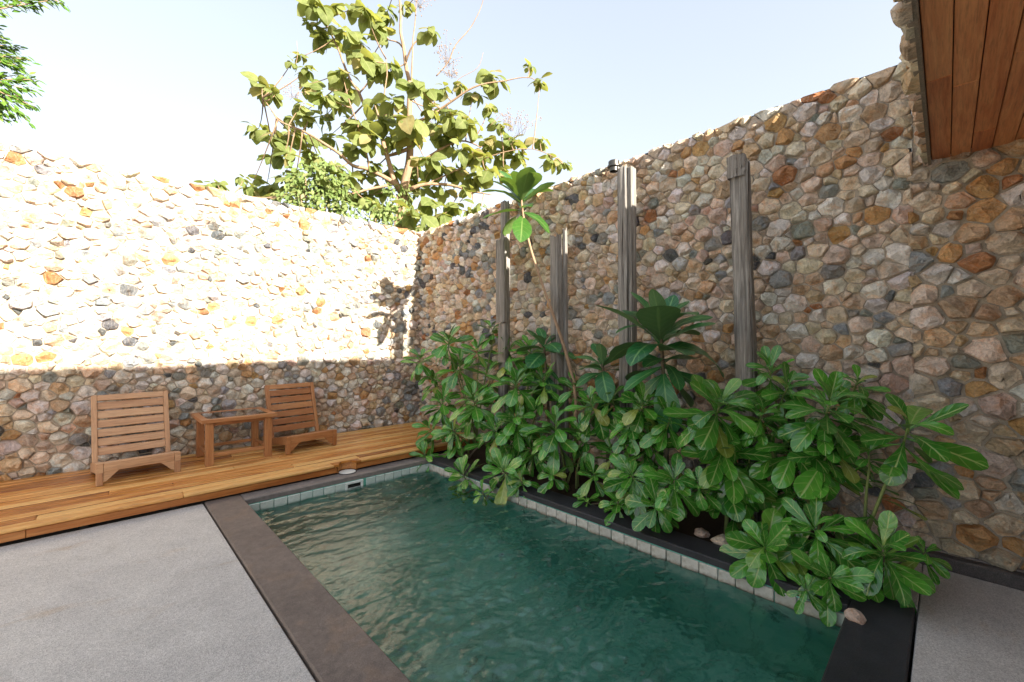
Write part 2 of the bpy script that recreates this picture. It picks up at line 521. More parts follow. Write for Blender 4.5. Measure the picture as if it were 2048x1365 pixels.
# ---------------------------------------------------------------- plant tables: x, y, z in metres with leaf length and leaf count (or radius)
SHRUBS = [[(3.75,5.236,1.584,0.384,20),(3.55,5.71,1.299,0.33,16),(3.8,5.004,1.221,0.36,18),(3.95,4.483,1.735,0.27,16),(3.75,5.595,0.952,0.333,14),(3.9,4.732,1.429,0.307,14)],[(3.25,4.981,0.356,0.322,16),(3.05,4.803,0.066,0.251,14),(3.35,4.143,0.823,0.359,24),(3.5,5.031,0.714,0.334,16),(3.3,4.516,0.388,0.333,20),(3.4,3.794,0.466,0.345,18)],[(3.45,3.469,1.078,0.368,26),(3.85,4.04,1.455,0.322,18),(3.7,4.28,1.134,0.354,18),(3.85,3.64,1.438,0.319,16),(3.6,3.208,1.103,0.302,18),(3.4,3.451,0.67,0.34,18)],[(3.0,3.911,0.009,0.306,18),(3.05,3.285,0.178,0.314,20),(2.85,3.751,-0.227,0.187,11),(3.1,3.074,0.109,0.219,13),(2.9,3.434,-0.061,0.224,12)],[(3.35,2.807,0.684,0.36,24),(3.25,2.77,0.195,0.202,14),(3.5,2.48,0.922,0.296,20),(3.75,2.862,1.048,0.269,14),(3.5,2.578,0.589,0.29,16),(3.55,3.357,0.318,0.306,14)],[(3.4,1.85,0.998,0.287,24),(3.35,1.963,0.802,0.225,18),(3.45,1.634,0.875,0.269,20),(3.6,2.29,0.961,0.25,16),(3.5,1.843,0.656,0.264,16),(3.6,2.291,0.446,0.239,12)],[(3.2,1.844,0.402,0.285,22),(3.3,2.3,0.297,0.227,16),(3.2,1.481,0.443,0.28,22),(3.1,1.58,0.265,0.247,16),(3.25,2.355,0.063,0.188,12),(3.25,1.325,0.457,0.201,14),(3.2,1.988,0.142,0.21,12)],[(3.35,1.192,1.056,0.384,28),(3.4,1.196,0.738,0.364,22),(3.6,1.065,0.689,0.353,18),(3.6,1.138,0.382,0.275,14)],[(3.8,0.973,1.303,0.269,20),(3.7,0.836,1.181,0.247,18),(3.5,0.95,0.991,0.219,20),(3.5,0.549,1.115,0.327,28),(3.8,0.44,1.238,0.223,16),(3.6,0.738,0.818,0.327,22),(3.5,0.535,0.817,0.304,22),(3.65,0.844,0.478,0.26,14)],[(3.45,0.159,1.018,0.328,15),(3.5,0.348,0.795,0.189,12)],[(3.15,0.845,0.163,0.308,24),(3.3,0.598,0.316,0.287,24),(3.1,0.488,0.125,0.226,20),(3.0,0.585,0.052,0.132,12),(3.3,0.709,0.11,0.246,14)],[(3.3,0.268,0.296,0.287,24),(3.55,0.099,0.256,0.146,12),(3.4,0.385,0.128,0.231,12)]]
BIGLEAF = [[(3.7,3.641,3.32,0.53,15),(3.7,3.633,3.176,0.517,6)],[(3.75,3.318,1.489,0.438,13),(3.78,3.313,1.175,0.38,10)],[(3.7,2.471,1.305,0.412,13),(3.75,2.487,1.059,0.364,10)],[(3.5,1.737,1.61,0.637,17),(3.52,1.72,1.37,0.541,11)]]
SAPLING_STEM = [(3.75,2.863,1.032),(3.74,2.889,1.141),(3.73,2.986,1.445),(3.72,3.123,1.787),(3.72,3.314,2.208),(3.71,3.491,2.649),(3.7,3.616,3.098),(3.7,3.641,3.32)]
TEAK_CLUSTERS = [(3.487,9.996,9.271,0.403),(3.878,9.979,9.436,0.276),(3.493,10.52,9.157,0.186),(3.883,10.594,9.068,0.432),(3.978,9.882,8.927,0.276),(4.41,10.012,9.753,0.287),(3.71,7.972,8.105,0.31),(4.293,8.739,8.648,0.345),(4.982,9.522,9.694,0.288),(4.609,8.993,8.687,0.27),(5.277,9.104,9.763,0.238),(4.787,7.327,7.971,0.24),(3.989,9.05,8.265,0.389),(3.87,8.492,7.542,0.327),(4.567,8.723,7.769,0.439),(4.41,8.97,7.681,0.265),(4.474,7.335,6.712,0.312),(4.807,7.5,6.767,0.244),(3.608,8.851,7.221,0.289),(4.211,10.211,7.833,0.382),(3.479,10.462,7.676,0.323),(2.984,9.091,7.131,0.2),(3.366,10.66,8.37,0.186),(2.739,9.263,7.261,0.139),(2.596,10.868,7.43,0.402),(2.507,9.46,6.608,0.198),(3.115,8.488,6.406,0.307),(4.037,10.247,7.442,0.378),(2.939,9.295,6.473,0.243),(3.062,9.198,6.237,0.244),(3.928,10.697,7.148,0.29),(2.686,11.571,6.734,0.331),(2.617,9.86,5.953,0.372),(3.358,11.187,7.075,0.289),(3.061,10.192,6.227,0.351),(3.42,10.267,6.288,0.227),(2.681,9.545,5.496,0.324),(3.005,11.479,6.139,0.288),(3.497,10.236,5.893,0.273),(3.987,10.597,6.647,0.289),(3.794,10.571,5.95,0.285),(3.959,8.583,6.17,0.332),(4.261,8.479,6.326,0.421),(3.918,8.221,5.737,0.321),(4.265,7.812,6.473,0.319),(4.404,7.436,5.98,0.391),(4.617,7.954,6.007,0.332),(4.704,8.791,6.252,0.312),(4.797,7.338,6.33,0.24),(5.625,8.117,6.968,0.272),(5.223,7.465,7.01,0.209),(5.593,7.334,7.154,0.213),(6.337,7.85,7.514,0.28),(6.501,7.331,7.726,0.364),(6.385,7.336,6.996,0.226),(5.564,7.578,6.553,0.39),(5.695,8.138,6.454,0.501),(5.815,7.339,6.38,0.433),(5.865,8.796,6.946,0.29),(5.602,7.343,5.79,0.383),(6.351,7.646,5.951,0.414),(5.977,8.296,6.327,0.282),(6.335,7.346,5.488,0.36),(6.568,7.546,6.36,0.279),(7.146,7.341,6.484,0.381),(8.138,7.34,6.82,0.305),(7.685,7.328,8.547,0.198),(8.128,7.33,8.344,0.254),(8.608,7.343,6.455,0.314),(9.105,7.344,6.499,0.27),(4.763,7.499,5.366,0.283),(5.666,8.332,5.68,0.369),(6.193,8.352,5.793,0.335),(6.006,8.578,5.325,0.288),(5.769,7.349,4.894,0.216),(4.17,8.56,5.352,0.21),(4.057,9.184,5.905,0.262),(4.161,9.85,6.069,0.231),(3.382,8.571,5.122,0.237),(4.437,9.506,5.536,0.276),(4.288,9.806,5.068,0.326),(4.853,9.447,5.258,0.283),(3.825,7.932,4.319,0.233),(5.458,9.119,5.52,0.288),(4.53,7.417,4.162,0.354),(5.244,7.488,4.293,0.293),(6.004,7.575,4.521,0.223),(5.707,8.807,4.398,0.286),(6.164,7.351,4.639,0.178),(2.862,11.576,5.358,0.43),(2.379,10.887,5.047,0.264),(2.669,9.896,4.689,0.249),(2.789,9.788,5.109,0.25),(1.686,10.436,4.825,0.201),(1.475,10.338,4.702,0.118),(2.045,9.998,4.881,0.16),(4.742,9.039,4.62,0.273),(7.08,7.691,6.291,0.34),(6.889,7.346,5.647,0.281),(7.418,7.343,6.188,0.291),(4.349,10.302,7.056,0.242),(4.373,8.891,6.966,0.263),(6.693,7.338,6.7,0.231),(4.905,7.497,4.508,0.286),(4.926,8.565,4.864,0.311),(4.516,9.673,5.09,0.375),(4.401,8.656,4.5,0.301),(5.529,7.455,4.561,0.256),(3.339,8.458,4.723,0.312),(5.114,9.359,5.733,0.334),(3.039,8.676,4.936,0.31),(3.036,10.091,5.048,0.304),(5.436,8.814,5.287,0.329),(3.574,8.456,4.944,0.278),(6.23,7.715,5.383,0.321),(5.495,9.091,5.86,0.336)]
TEAK_BRANCHES = [[(4.812,8.535,4.212,0.13),(4.816,8.527,4.607,0.115),(4.87,8.468,5.091,0.095),(4.924,8.41,5.53,0.085),(4.957,8.369,6.19,0.072),(4.947,8.372,6.805,0.06),(4.925,8.386,7.376,0.048),(4.851,8.45,7.992,0.04),(4.801,8.492,8.519,0.032),(4.755,8.527,9.266,0.024),(4.73,8.545,9.794,0.012)],[(4.855,8.484,5.003,0.06),(4.582,8.469,5.101,0.055),(4.438,8.465,5.488,0.05),(4.343,8.551,5.956,0.045),(4.27,8.479,6.245,0.03),(4.201,8.541,6.666,0.015)],[(4.824,8.516,4.827,0.06),(4.533,8.379,5.02,0.05),(4.074,8.543,5.235,0.04),(3.762,8.706,5.276,0.034),(3.455,8.861,5.559,0.03),(3.038,9.123,5.835,0.022),(2.631,9.377,5.984,0.015),(2.487,9.514,6.143,0.012),(2.313,9.678,6.541,0.01)],[(4.939,8.382,6.629,0.04),(4.505,9.356,6.937,0.036),(4.349,9.641,7.454,0.032),(4.189,9.93,7.934,0.028),(3.983,10.121,8.635,0.022),(3.778,10.312,9.289,0.014)],[(4.93,8.405,5.486,0.045),(5.226,8.393,5.75,0.035),(5.507,8.257,5.975,0.028),(5.988,7.925,6.295,0.02),(6.351,7.575,6.112,0.012)],[(4.94,8.383,6.453,0.035),(5.104,7.806,6.467,0.028),(5.319,7.315,6.692,0.022),(5.583,6.916,6.923,0.018),(6.055,6.456,7.088,0.012),(6.409,6.111,7.129,0.008),(6.527,5.997,7.067,0.006)],[(4.855,8.485,4.937,0.05),(5.271,8.217,5.151,0.036),(5.745,7.896,5.189,0.03),(6.1,7.553,5.032,0.02),(6.422,7.241,4.942,0.01)],[(4.975,8.356,5.926,0.03),(4.485,8.556,5.661,0.026),(4.608,8.435,5.747,0.02),(4.924,7.987,5.914,0.014)],[(4.925,8.386,7.376,0.03),(4.869,8.568,8.238,0.02),(4.645,8.784,8.415,0.012)],[(4.859,8.444,7.86,0.022),(4.871,8.15,8.113,0.016),(5.024,7.999,8.328,0.01)],[(4.946,8.37,6.981,0.03),(5.12,8.607,8.015,0.018),(5.163,8.554,8.831,0.014),(5.192,8.519,9.375,0.01),(5.196,8.51,9.784,0.006)],[(4.349,9.641,7.454,0.02),(4.5,9.351,7.761,0.014),(4.484,9.221,8.242,0.012),(4.676,9.029,8.695,0.008)],[(4.343,8.551,5.956,0.022),(4.337,8.409,6.582,0.018),(4.343,8.397,7.171,0.014),(4.36,8.373,7.676,0.008)],[(4.074,8.543,5.235,0.024),(3.967,8.503,5.564,0.018),(3.754,8.698,6.47,0.012)],[(5.271,8.217,5.151,0.02),(5.894,8.025,5.563,0.016),(6.615,7.459,5.974,0.012),(7.278,6.813,6.159,0.008),(7.811,6.3,5.835,0.006)],[(4.533,8.379,5.02,0.03),(3.739,8.457,4.627,0.022),(3.052,8.707,4.558,0.016),(2.245,9.076,4.337,0.012),(1.717,9.31,4.303,0.008),(1.418,9.322,4.268,0.006)]]
TEAK_TWIGS = [[(5.302,7.879,7.488,0.014),(5.488,7.695,7.793,0.016),(5.61,7.571,8.184,0.015),(5.826,7.357,8.532,0.013),(5.98,7.203,8.924,0.01),(6.04,7.14,9.184,0.007),(6.055,7.124,9.315,0.005)],[(5.617,7.578,7.097,0.008),(5.646,7.546,7.401,0.007),(5.956,7.241,7.662,0.006),(6.048,7.148,8.01,0.004)],[(2.827,9.31,7.284,0.006),(2.854,9.28,7.485,0.005),(2.838,9.292,7.767,0.003)],[(6.283,7.218,6.461,0.006),(6.504,7.0,6.772,0.004)]]
TEAK_PANICLES = [(5.487,7.695,7.836,0.35),(6.651,6.583,6.314,0.45),(5.552,7.636,7.532,0.25),(5.011,8.141,9.098,0.25),(3.028,10.093,7.054,0.2),(6.495,6.735,6.358,0.3)]
BUSH = [(3.015,8.603,4.599,0.576),(2.849,8.762,4.791,0.346),(3.218,8.543,4.753,0.428),(3.09,8.396,4.182,0.379),(3.418,8.08,4.068,0.304),(3.892,7.898,4.014,0.35),(4.369,7.991,4.175,0.366),(4.649,7.999,4.069,0.291),(3.292,8.337,4.407,0.422),(2.762,8.712,4.41,0.341),(4.595,8.321,4.765,0.298)]
SPRAYS = [(-0.682,8.979,5.268),(-0.773,9.202,5.62),(-0.891,9.455,5.724),(-0.696,8.995,5.09),(-0.705,9.006,4.877),(-0.767,8.93,4.646),(-0.923,9.358,4.789),(-0.994,9.56,5.283),(-0.916,9.482,5.467),(-1.061,9.768,5.083),(-0.909,9.204,4.948),(-0.933,9.632,5.941),(-1.11,9.945,5.86),(-0.835,9.127,5.375),(-0.781,9.357,4.99),(-0.984,9.28,4.664),(-1.065,9.35,5.339),(-1.098,9.663,5.21),(-0.96,9.659,5.904),(-1.104,9.657,6.128),(-1.006,9.287,5.822),(-0.688,8.972,6.277),(-0.519,8.945,6.429),(-0.425,8.854,6.429),(-0.778,9.196,6.487),(-0.587,8.872,6.391),(-0.81,9.101,5.446),(-0.996,9.558,5.614),(-1.053,9.484,4.789),(-1.106,9.655,6.385)]

# ================================================================ large structure
XR, YW = 4.19, 6.74          # faces of the right wall and of the far wall
ZT = 3.55                    # top of the garden walls
ZD = 0.114                   # deck top
YD = 4.93                    # deck front
WATER = -0.13

ground = mesh('ground', [(-700, -700, -1.6), (700, -700, -1.6), (700, 700, -1.6), (-700, 700, -1.6)], [(0, 1, 2, 3)], M['ground'])
link('ground', ground, kind='structure')
# raised soil behind the walls carries the trees
earth = box('ground', (-30, YW + 0.31, -1.59), (40, 60, 0.0), M['ground'], None, 0, 'structure')

# terrace slabs butt against the pool coping, the deck and the bed
box('terrace', (-9.0, -3.0, -1.59), (0.700, YD + 0.02, -0.012), M['terrace'], None, 0.006, 'structure')
box('terrace', (0.712, -3.0, -1.59), (4.055, 0.122, -0.006), M['terrace'], None, 0.006, 'structure')
box('terrace', (3.36, 0.126, -1.59), (4.055, 0.32, -0.006), M['terrace'], None, 0.004, 'structure')

# ---------------------------------------------------------------- rubble stone cladding
CREAM, WHITE, TAN, OCHRE, RUST, SLATE, BLUE, GREEN, PINK = (0.78, 0.665, 0.52), (0.80, 0.765, 0.71), (0.66, 0.49, 0.325), (0.62, 0.38, 0.175), (0.48, 0.235, 0.11), (0.15, 0.158, 0.168), (0.38, 0.40, 0.415), (0.33, 0.345, 0.315), (0.68, 0.54, 0.45)
MIX_FAR = [(tuple(0.86 * v for v in c), w) for c, w in [(CREAM, 30), (WHITE, 42), (TAN, 7), (OCHRE, 3), (RUST, 1.2), (SLATE, 2.5), (BLUE, 10), (GREEN, 5), (PINK, 7)]]
MIX_SIDE = [(CREAM, 44), (WHITE, 22), (TAN, 14), (OCHRE, 4), (RUST, 2), (SLATE, 4), (BLUE, 5), (GREEN, 4), (PINK, 10)]
MIX_HOUSE = [(CREAM, 34), (WHITE, 7), (TAN, 28), (OCHRE, 9), (RUST, 6), (SLATE, 2), (BLUE, 3), (GREEN, 3), (PINK, 10)]

def pick_colour(rng, mix, p):
    # greys and rusty stones come in loose clusters, as the mason emptied each load
    k = noise.noise(Vector((p[0] * 1.1, p[1] * 1.1, 3.3)))
    ws = []
    for c, w in mix:
        if c[0] < c[2] * 1.12:
            w *= max(0.15, 1 + 2.6 * k)
        elif c[0] > c[2] * 2.0:
            w *= max(0.3, 1 - 1.6 * k)
        ws.append(w)
    c = rng.choices([m[0] for m in mix], ws)[0]
    f = rng.uniform(0.82, 1.16)
    return tuple(max(0.02, x * f * rng.uniform(0.95, 1.05)) for x in c)

def pack_sites(rng, u0, u1, v0, v1, radii):
    """dart throwing, large stones first; returns (u, v, r)"""
    cell = 0.18
    grid = {}
    out = []
    area = (u1 - u0) * (v1 - v0)
    for r, share in radii:
        for _ in range(int(area * share)):
            u, v = rng.uniform(u0, u1), rng.uniform(v0, v1)
            gu, gv = int(u // cell), int(v // cell)
            ok = True
            for a in (gu - 1, gu, gu + 1):
                for b in (gv - 1, gv, gv + 1):
                    for (x, y, q) in grid.get((a, b), ()):
                        if ((x - u) / 1.16) ** 2 + (y - v) ** 2 < ((r + q) * 0.80) ** 2:
                            ok = False
                            break
                    if not ok:
                        break
                if not ok:
                    break
            if ok:
                grid.setdefault((gu, gv), []).append((u, v, r))
                out.append((u, v, r))
    return out

def cells(sites):
    """power diagram of the sites, each as a convex polygon"""
    kd = kdtree.KDTree(len(sites))
    for i, (u, v, r) in enumerate(sites):
        kd.insert((u / 1.16, v, 0), i)
    kd.balance()
    out = []
    for i, (u, v, r) in enumerate(sites):
        x, y = u / 1.16, v
        L = r * 2.1
        poly = [(x - L, y - L), (x + L, y - L), (x + L, y + L), (x - L, y + L)]
        for co, j, d in kd.find_n((x, y, 0), 16):
            if j == i or d < 1e-6:
                continue
            rj = sites[j][2]
            t = 0.5 + (r * r - rj * rj) / (2 * d * d)
            t = min(0.8, max(0.2, t))
            nx, ny = (co[0] - x) / d, (co[1] - y) / d
            lim = t * d
            new = []
            for k in range(len(poly)):
                a, b = poly[k], poly[(k + 1) % len(poly)]
                da = (a[0] - x) * nx + (a[1] - y) * ny - lim
                db = (b[0] - x) * nx + (b[1] - y) * ny - lim
                if da <= 0:
                    new.append(a)
                if da * db < 0:
                    s = da / (da - db)
                    new.append((a[0] + (b[0] - a[0]) * s, a[1] + (b[1] - a[1]) * s))
            poly = new
            if len(poly) < 3:
                break
        if len(poly) >= 3:
            out.append((i, [(p[0] * 1.16, p[1]) for p in poly]))
    return out

def stone_geo(rng, poly, gap, depth, rounded):
    """one rubble stone over a convex cell: (u, v, n) vertices and faces"""
    cu = sum(p[0] for p in poly) / len(poly)
    cv = sum(p[1] for p in poly) / len(poly)
    pts = []
    for k in range(len(poly)):
        a, b = poly[k], poly[(k + 1) % len(poly)]
        if math.hypot(a[0] - b[0], a[1] - b[1]) < 0.009:
            continue
        q = rng.uniform(0.05, 0.16) if not rounded else rng.uniform(0.07, 0.2)
        pts.append((a[0] + (b[0] - a[0]) * q, a[1] + (b[1] - a[1]) * q))
        pts.append((a[0] + (b[0] - a[0]) * (1 - q), a[1] + (b[1] - a[1]) * (1 - q)))
    if len(pts) < 6:
        return None
    rm = sum(math.hypot(p[0] - cu, p[1] - cv) for p in pts) / len(pts)
    if rm < 0.016:
        return None
    ring = []
    for p in pts:
        d = math.hypot(p[0] - cu, p[1] - cv)
        s = max(0.3, 1 - gap / d) * rng.uniform(0.92, 1.03)
        ring.append(((p[0] - cu) * s, (p[1] - cv) * s))
    h = depth * (0.55 + 0.5 * min(1.6, rm / 0.07)) * rng.uniform(0.75, 1.25)
    planes = []
    for _ in range(rng.randint(3, 6)):
        a = rng.uniform(0, 2 * math.pi)
        planes.append((math.cos(a), math.sin(a), rng.uniform(0.2, 1.5) * h / rm, h * rng.uniform(0.62, 1.0)))
    ou, ov = rng.uniform(-0.25, 0.25) * rm, rng.uniform(-0.25, 0.25) * rm
    levels = ((1.0, -0.02 / max(h, 0.01)), (0.99, 0.26), (0.87, 0.66), (0.62, 0.94), (0.30, 1.04)) if rounded else ((1.0, -0.02 / max(h, 0.01)), (0.99, 0.36), (0.89, 0.76), (0.63, 0.97), (0.32, 1.02))
    vs, fs = [], []
    n = len(ring)
    for li, (s, z) in enumerate(levels):
        for (x, y) in ring:
            jx = 0 if li < 1 else rng.uniform(-1, 1) * 0.085 * rm
            jy = 0 if li < 1 else rng.uniform(-1, 1) * 0.085 * rm
            px = x * s + ou * (1 - s) + jx
            py = y * s + ov * (1 - s) + jy
            zz = z * h
            if li > 0:
                for a, b, k, c in planes:
                    zz = min(zz, c - k * (a * px + b * py))
                zz = max(zz, 0.12 * h) + rng.uniform(-1, 1) * 0.075 * h
            vs.append((cu + px, cv + py, zz))
    zz = 1.03 * h
    for a, b, k, c in planes:
        zz = min(zz, c - k * (a * ou + b * ov))
    vs.append((cu + ou, cv + ov, max(zz, 0.3 * h)))
    for l in range(len(levels) - 1):
        for k in range(n):
            a, b = l * n + k, l * n + (k + 1) % n
            fs.append((a, b, b + n, a + n))
    top = (len(levels) - 1) * n
    for k in range(n):
        fs.append((top + k, top + (k + 1) % n, len(vs) - 1))
    return vs, fs, (cu, cv, rm)

def paint(me, cols):
    at = me.attributes.new('stone_colour', 'FLOAT_COLOR', 'POINT')
    at.data.foreach_set('color', np.asarray(cols, dtype=np.float32).ravel())

RADII = [(0.100, 5), (0.086, 40), (0.072, 150), (0.060, 420), (0.048, 900), (0.038, 1300)]

def clad(parent, to_world, u0, u1, v0, v1, mix, gap, depth, rounded, seed, keep=None, limit=300, radii=RADII, sharp=27, twist=None):
    """cover a wall face with rubble; the largest in the photograph are stones of their own"""
    rng = random.Random(seed)
    sites = pack_sites(rng, u0, u1, v0, v1, radii)
    items = []
    for i, poly in cells(sites):
        # cells on the rim stay irregular but short of running away
        poly = [(min(max(p[0], u0 - 0.03), u1 + 0.03), min(max(p[1], v0 - 0.03), v1 + 0.018)) for p in poly]
        if keep and not keep(sites[i][0], sites[i][1]):
            continue
        g = stone_geo(rng, poly, gap, depth, rounded)
        if g is None:
            continue
        vs, fs, (cu, cv, rm) = g
        col = pick_colour(rng, mix, (cu, cv))
        W = [to_world(*v) for v in vs]
        items.append((view_share(to_world(cu, cv, 0), rm), W, fs, col))
    items.sort(key=lambda t: -t[0])
    base = parent.matrix_basis.translation.copy()
    rest, cols = Geo(), []
    for k, (share, W, fs, col) in enumerate(items):
        if k < limit and share > 0:
            c = sum(W, Vector()) / len(W)
            me = mesh('stone', [w - c for w in W], fs, M['stone'], True, sharp)
            paint(me, [(*col, 1)] * len(W))
            link('stone', me, parent, c - base)
        else:
            rest.add([w - base for w in W], fs)
            cols += [(*col, 1)] * len(W)
    if rest.v:
        me = rest.mesh('rubble', M['stone'], True, sharp)
        paint(me, cols)
        link('rubble', me, parent, kind='stuff')

# far wall behind the loungers
far_wall = thing('stone_wall', 'sunlit rubble stone wall running behind the wooden deck and the two loungers', 'wall', (1.0, YW, 0))
core = box('wall_core', (-10.0, 0.0, -1.59), (XR - 1.0 + 0.30, 0.30, ZT - 0.03), M['mortar'], far_wall, 0.01)
clad(far_wall, lambda u, v, n: Vector((u, YW - n, v)), -2.1, XR - 0.02, 0.02, ZT + 0.0, MIX_FAR, 0.0045, 0.075, False, 3, radii=[(r * 0.80, q * 1.5) for r, q in RADII])

# side wall behind the planting bed, in shade
side_wall = thing('stone_wall', 'tall shaded rubble stone wall rising behind the planting bed and old posts', 'wall', (XR, 3.0, 0))
box('wall_core', (0.0, 0.178 - 3.0, -1.59), (0.30, YW - 3.0 - 0.002, ZT - 0.03), M['mortar'], side_wall, 0.01)
clad(side_wall, lambda u, v, n: Vector((XR - n, u, v)), 0.19, YW - 0.03, 0.0, ZT, MIX_SIDE, 0.0045, 0.080, True, 8, radii=[(r * 0.80, q * 1.5) for r, q in RADII])
box('cap_strip', (0.06, 0.19 - 3.0, ZT - 0.028), (0.29, YW - 3.0 - 0.4, ZT + 0.045), M['flashing'], side_wall, 0.004)

# ---------------------------------------------------------------- the house: side wall, porch roof with plank soffit, rear wall
ZS, YF, ZH = 2.784, 0.106, 3.67
house = thing('house', 'house with a rubble stone side wall and an overhanging wooden porch ceiling', 'house', (XR, 0, 0))
box('wall', (0.0, -3.2, -1.59), (0.30, 0.166, ZH), M['mortar_house'], house, 0.006)
clad(house, lambda u, v, n: Vector((XR - n, u, v)), -1.6, 0.165, 0.08, ZS + 0.02, MIX_HOUSE, 0.007, 0.085, True, 21, limit=150, radii=[(0.085, 12), (0.072, 80), (0.060, 300), (0.048, 800), (0.038, 1000)])
box('rear_wall', (-5.2, -3.2, -1.59), (-0.01, -3.0, ZS), M['plaster'], house, 0.01)  # unseen; blocks sun under the porch, stops short on the left like the roof
roof = box('roof', (-5.2, -3.19, ZS + 0.035), (-0.002, YF - 0.004, ZH), M['concrete'], house, 0.01)  # unseen left end cut short so more sun and sky fill the shade
fb = box('fascia_board', (-5.2, YF - 0.040, ZS - 0.02), (-0.002, YF - 0.005, ZS + 0.034), M['concrete'], house, 0.004)
fb.parent = roof
fb.location = fb.location - roof.location
clad(house, lambda u, v, n: Vector((u, YF - 0.004 + n, v)), 1.2, XR - 0.03, ZS + 0.0, ZH, [m for m in MIX_HOUSE if m[0][0] > 0.4], 0.007, 0.040, True, 33, limit=140, radii=[(0.075, 30), (0.062, 300), (0.050, 900), (0.040, 900)])
rng = random.Random(4)
for i in range(18):
    y1 = YF - 0.043 - i * 0.0935
    cuts = [1.0, XR - 0.02]
    cuts.insert(1, rng.uniform(2.6, 3.9))
    if i == 1:
        cuts[1] = 3.05
    for a, b in zip(cuts[:-1], cuts[1:]):
        dz = rng.uniform(0, 0.006)
        sb = box('soffit_board', (a + 0.0015 - XR, y1 - 0.0895, ZS + 0.008 - dz), (b - 0.0015 - XR, y1, ZS + 0.030 - dz), M['soffit'], house, 0.003)
        sb.parent = roof
        sb.location = sb.location - roof.location
box('soffit_backing', (-5.2, -2.9, ZS + 0.030), (-0.003, YF - 0.041, ZS + 0.0345), M['black'], house, 0)
box('curb', (4.058, -3.19, -1.59), (4.15, 0.30, 0.075), M['curb'], None, 0.012, 'structure')
box('curb', (4.1505, -3.19, -1.59), (4.188, 0.30, 0.082), M['coping_grey'], None, 0.006, 'structure')

# ---------------------------------------------------------------- pool
PX0, PX1, PY0, PY1 = 1.001, 3.088, 0.403, 4.741
PB = -1.25
def quad_box_inner(name, mat):
    x0, x1, y0, y1 = PX0 - 0.004, PX1 + 0.004, PY0 - 0.004, PY1 + 0.004
    vs = [(x0, y0, PB), (x1, y0, PB), (x1, y1, PB), (x0, y1, PB), (x0, y0, -0.045), (x1, y0, -0.045), (x1, y1, -0.045), (x0, y1, -0.045)]
    fs = [(0, 1, 2, 3), (0, 4, 5, 1), (1, 5, 6, 2), (2, 6, 7, 3), (3, 7, 4, 0)]
    return mesh(name, vs, fs, mat)
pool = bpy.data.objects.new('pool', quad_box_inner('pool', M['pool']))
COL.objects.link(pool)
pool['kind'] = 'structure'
box('coping', (0.711, 0.1345, -0.10), (PX0, YD + 0.02, 0.0), M['coping_brown'], pool, 0.008)
box('coping', (PX0 + 0.002, PY1, -0.055), (3.32, YD + 0.02, -0.001), M['coping_grey'], pool, 0.007)
box('coping', (PX1, 0.405, -0.055), (3.33, PY1 - 0.002, 0.001), M['coping_black'], pool, 0.007)
box('coping', (PX0 + 0.002, 0.1345, -0.055), (3.36, PY0, 0.0), M['coping_black'], pool, 0.008)
rng = random.Random(9)
x = PX0 + 0.01
while x < PX1 - 0.05:
    w = min(rng.uniform(0.112, 0.128), PX1 - x - 0.004)
    d = rng.uniform(0, 0.008)
    if not (1.95 < x + w / 2 < 2.21):
        box('tile', (x, PY1 - 0.012 - d, -0.158 + rng.uniform(-0.003, 0.003)), (x + w - 0.006, PY1 + 0.002, -0.056), M['tile'], pool, 0.004)
    x += w
y = PY0 + 0.01
while y < PY1 - 0.06:
    w = min(rng.uniform(0.112, 0.13), PY1 - y - 0.004)
    d = rng.uniform(0, 0.010)
    box('tile', (PX1 - 0.012 - d, y, -0.155 + rng.uniform(-0.004, 0.003)), (PX1 + 0.002, y + w - 0.006, -0.056), M['tile_dirty'], pool, 0.004)
    y += w
# water: a real rippled surface
NX, NY = 230, 470
rs = np.random.RandomState(4)
gx, gy = np.meshgrid(np.linspace(PX0, PX1, NX), np.linspace(PY0, PY1, NY))
hz = np.zeros_like(gx)
for wi in range(120):
    lam = math.exp(rs.uniform(math.log(0.034), math.log(0.3)))
    ang = rs.normal(math.pi / 2 - 0.1, 0.5 if lam > 0.1 else 0.8)
    amp = 0.0115 * lam / (2 * math.pi) * rs.uniform(0.6, 1.6) * 1.7
    k = 2 * math.pi / lam
    hz += amp * np.sin(k * (gx * math.cos(ang) + gy * math.sin(ang)) + rs.uniform(0, 6.28))
mod = np.zeros_like(gx)
for _ in range(10):
    a = rs.uniform(0, 6.28); k = rs.uniform(1.0, 3.5)
    mod += np.sin(k * (gx * math.cos(a) + gy * math.sin(a)) + rs.uniform(0, 6.28))
hz *= np.clip(1.0 + 0.16 * mod, 0.4, 1.7)
wv = np.stack([gx.ravel(), gy.ravel(), (WATER + hz).ravel()], 1)
wf = [(j * NX + i, j * NX + i + 1, (j + 1) * NX + i + 1, (j + 1) * NX + i) for j in range(NY - 1) for i in range(NX - 1)]
link('water', mesh('water', wv.tolist(), wf, M['water'], True), kind='structure')

# planting bed
bed = Geo()
nb = 30
for j in range(nb + 1):
    for i in range(6):
        X, Y = 3.33 + i * (XR - 3.33) / 5, 0.322 + j * (YD - 0.322) / nb
        bed.v.append((X, Y, -0.03 + 0.05 * i / 5 + 0.025 * noise.noise(Vector((X * 5, Y * 5, 0)))))
for j in range(nb):
    for i in range(5):
        a = j * 6 + i
        bed.f.append((a, a + 1, a + 7, a + 6))
link('planting_bed', bed.mesh('planting_bed', M['soil']), kind='structure')

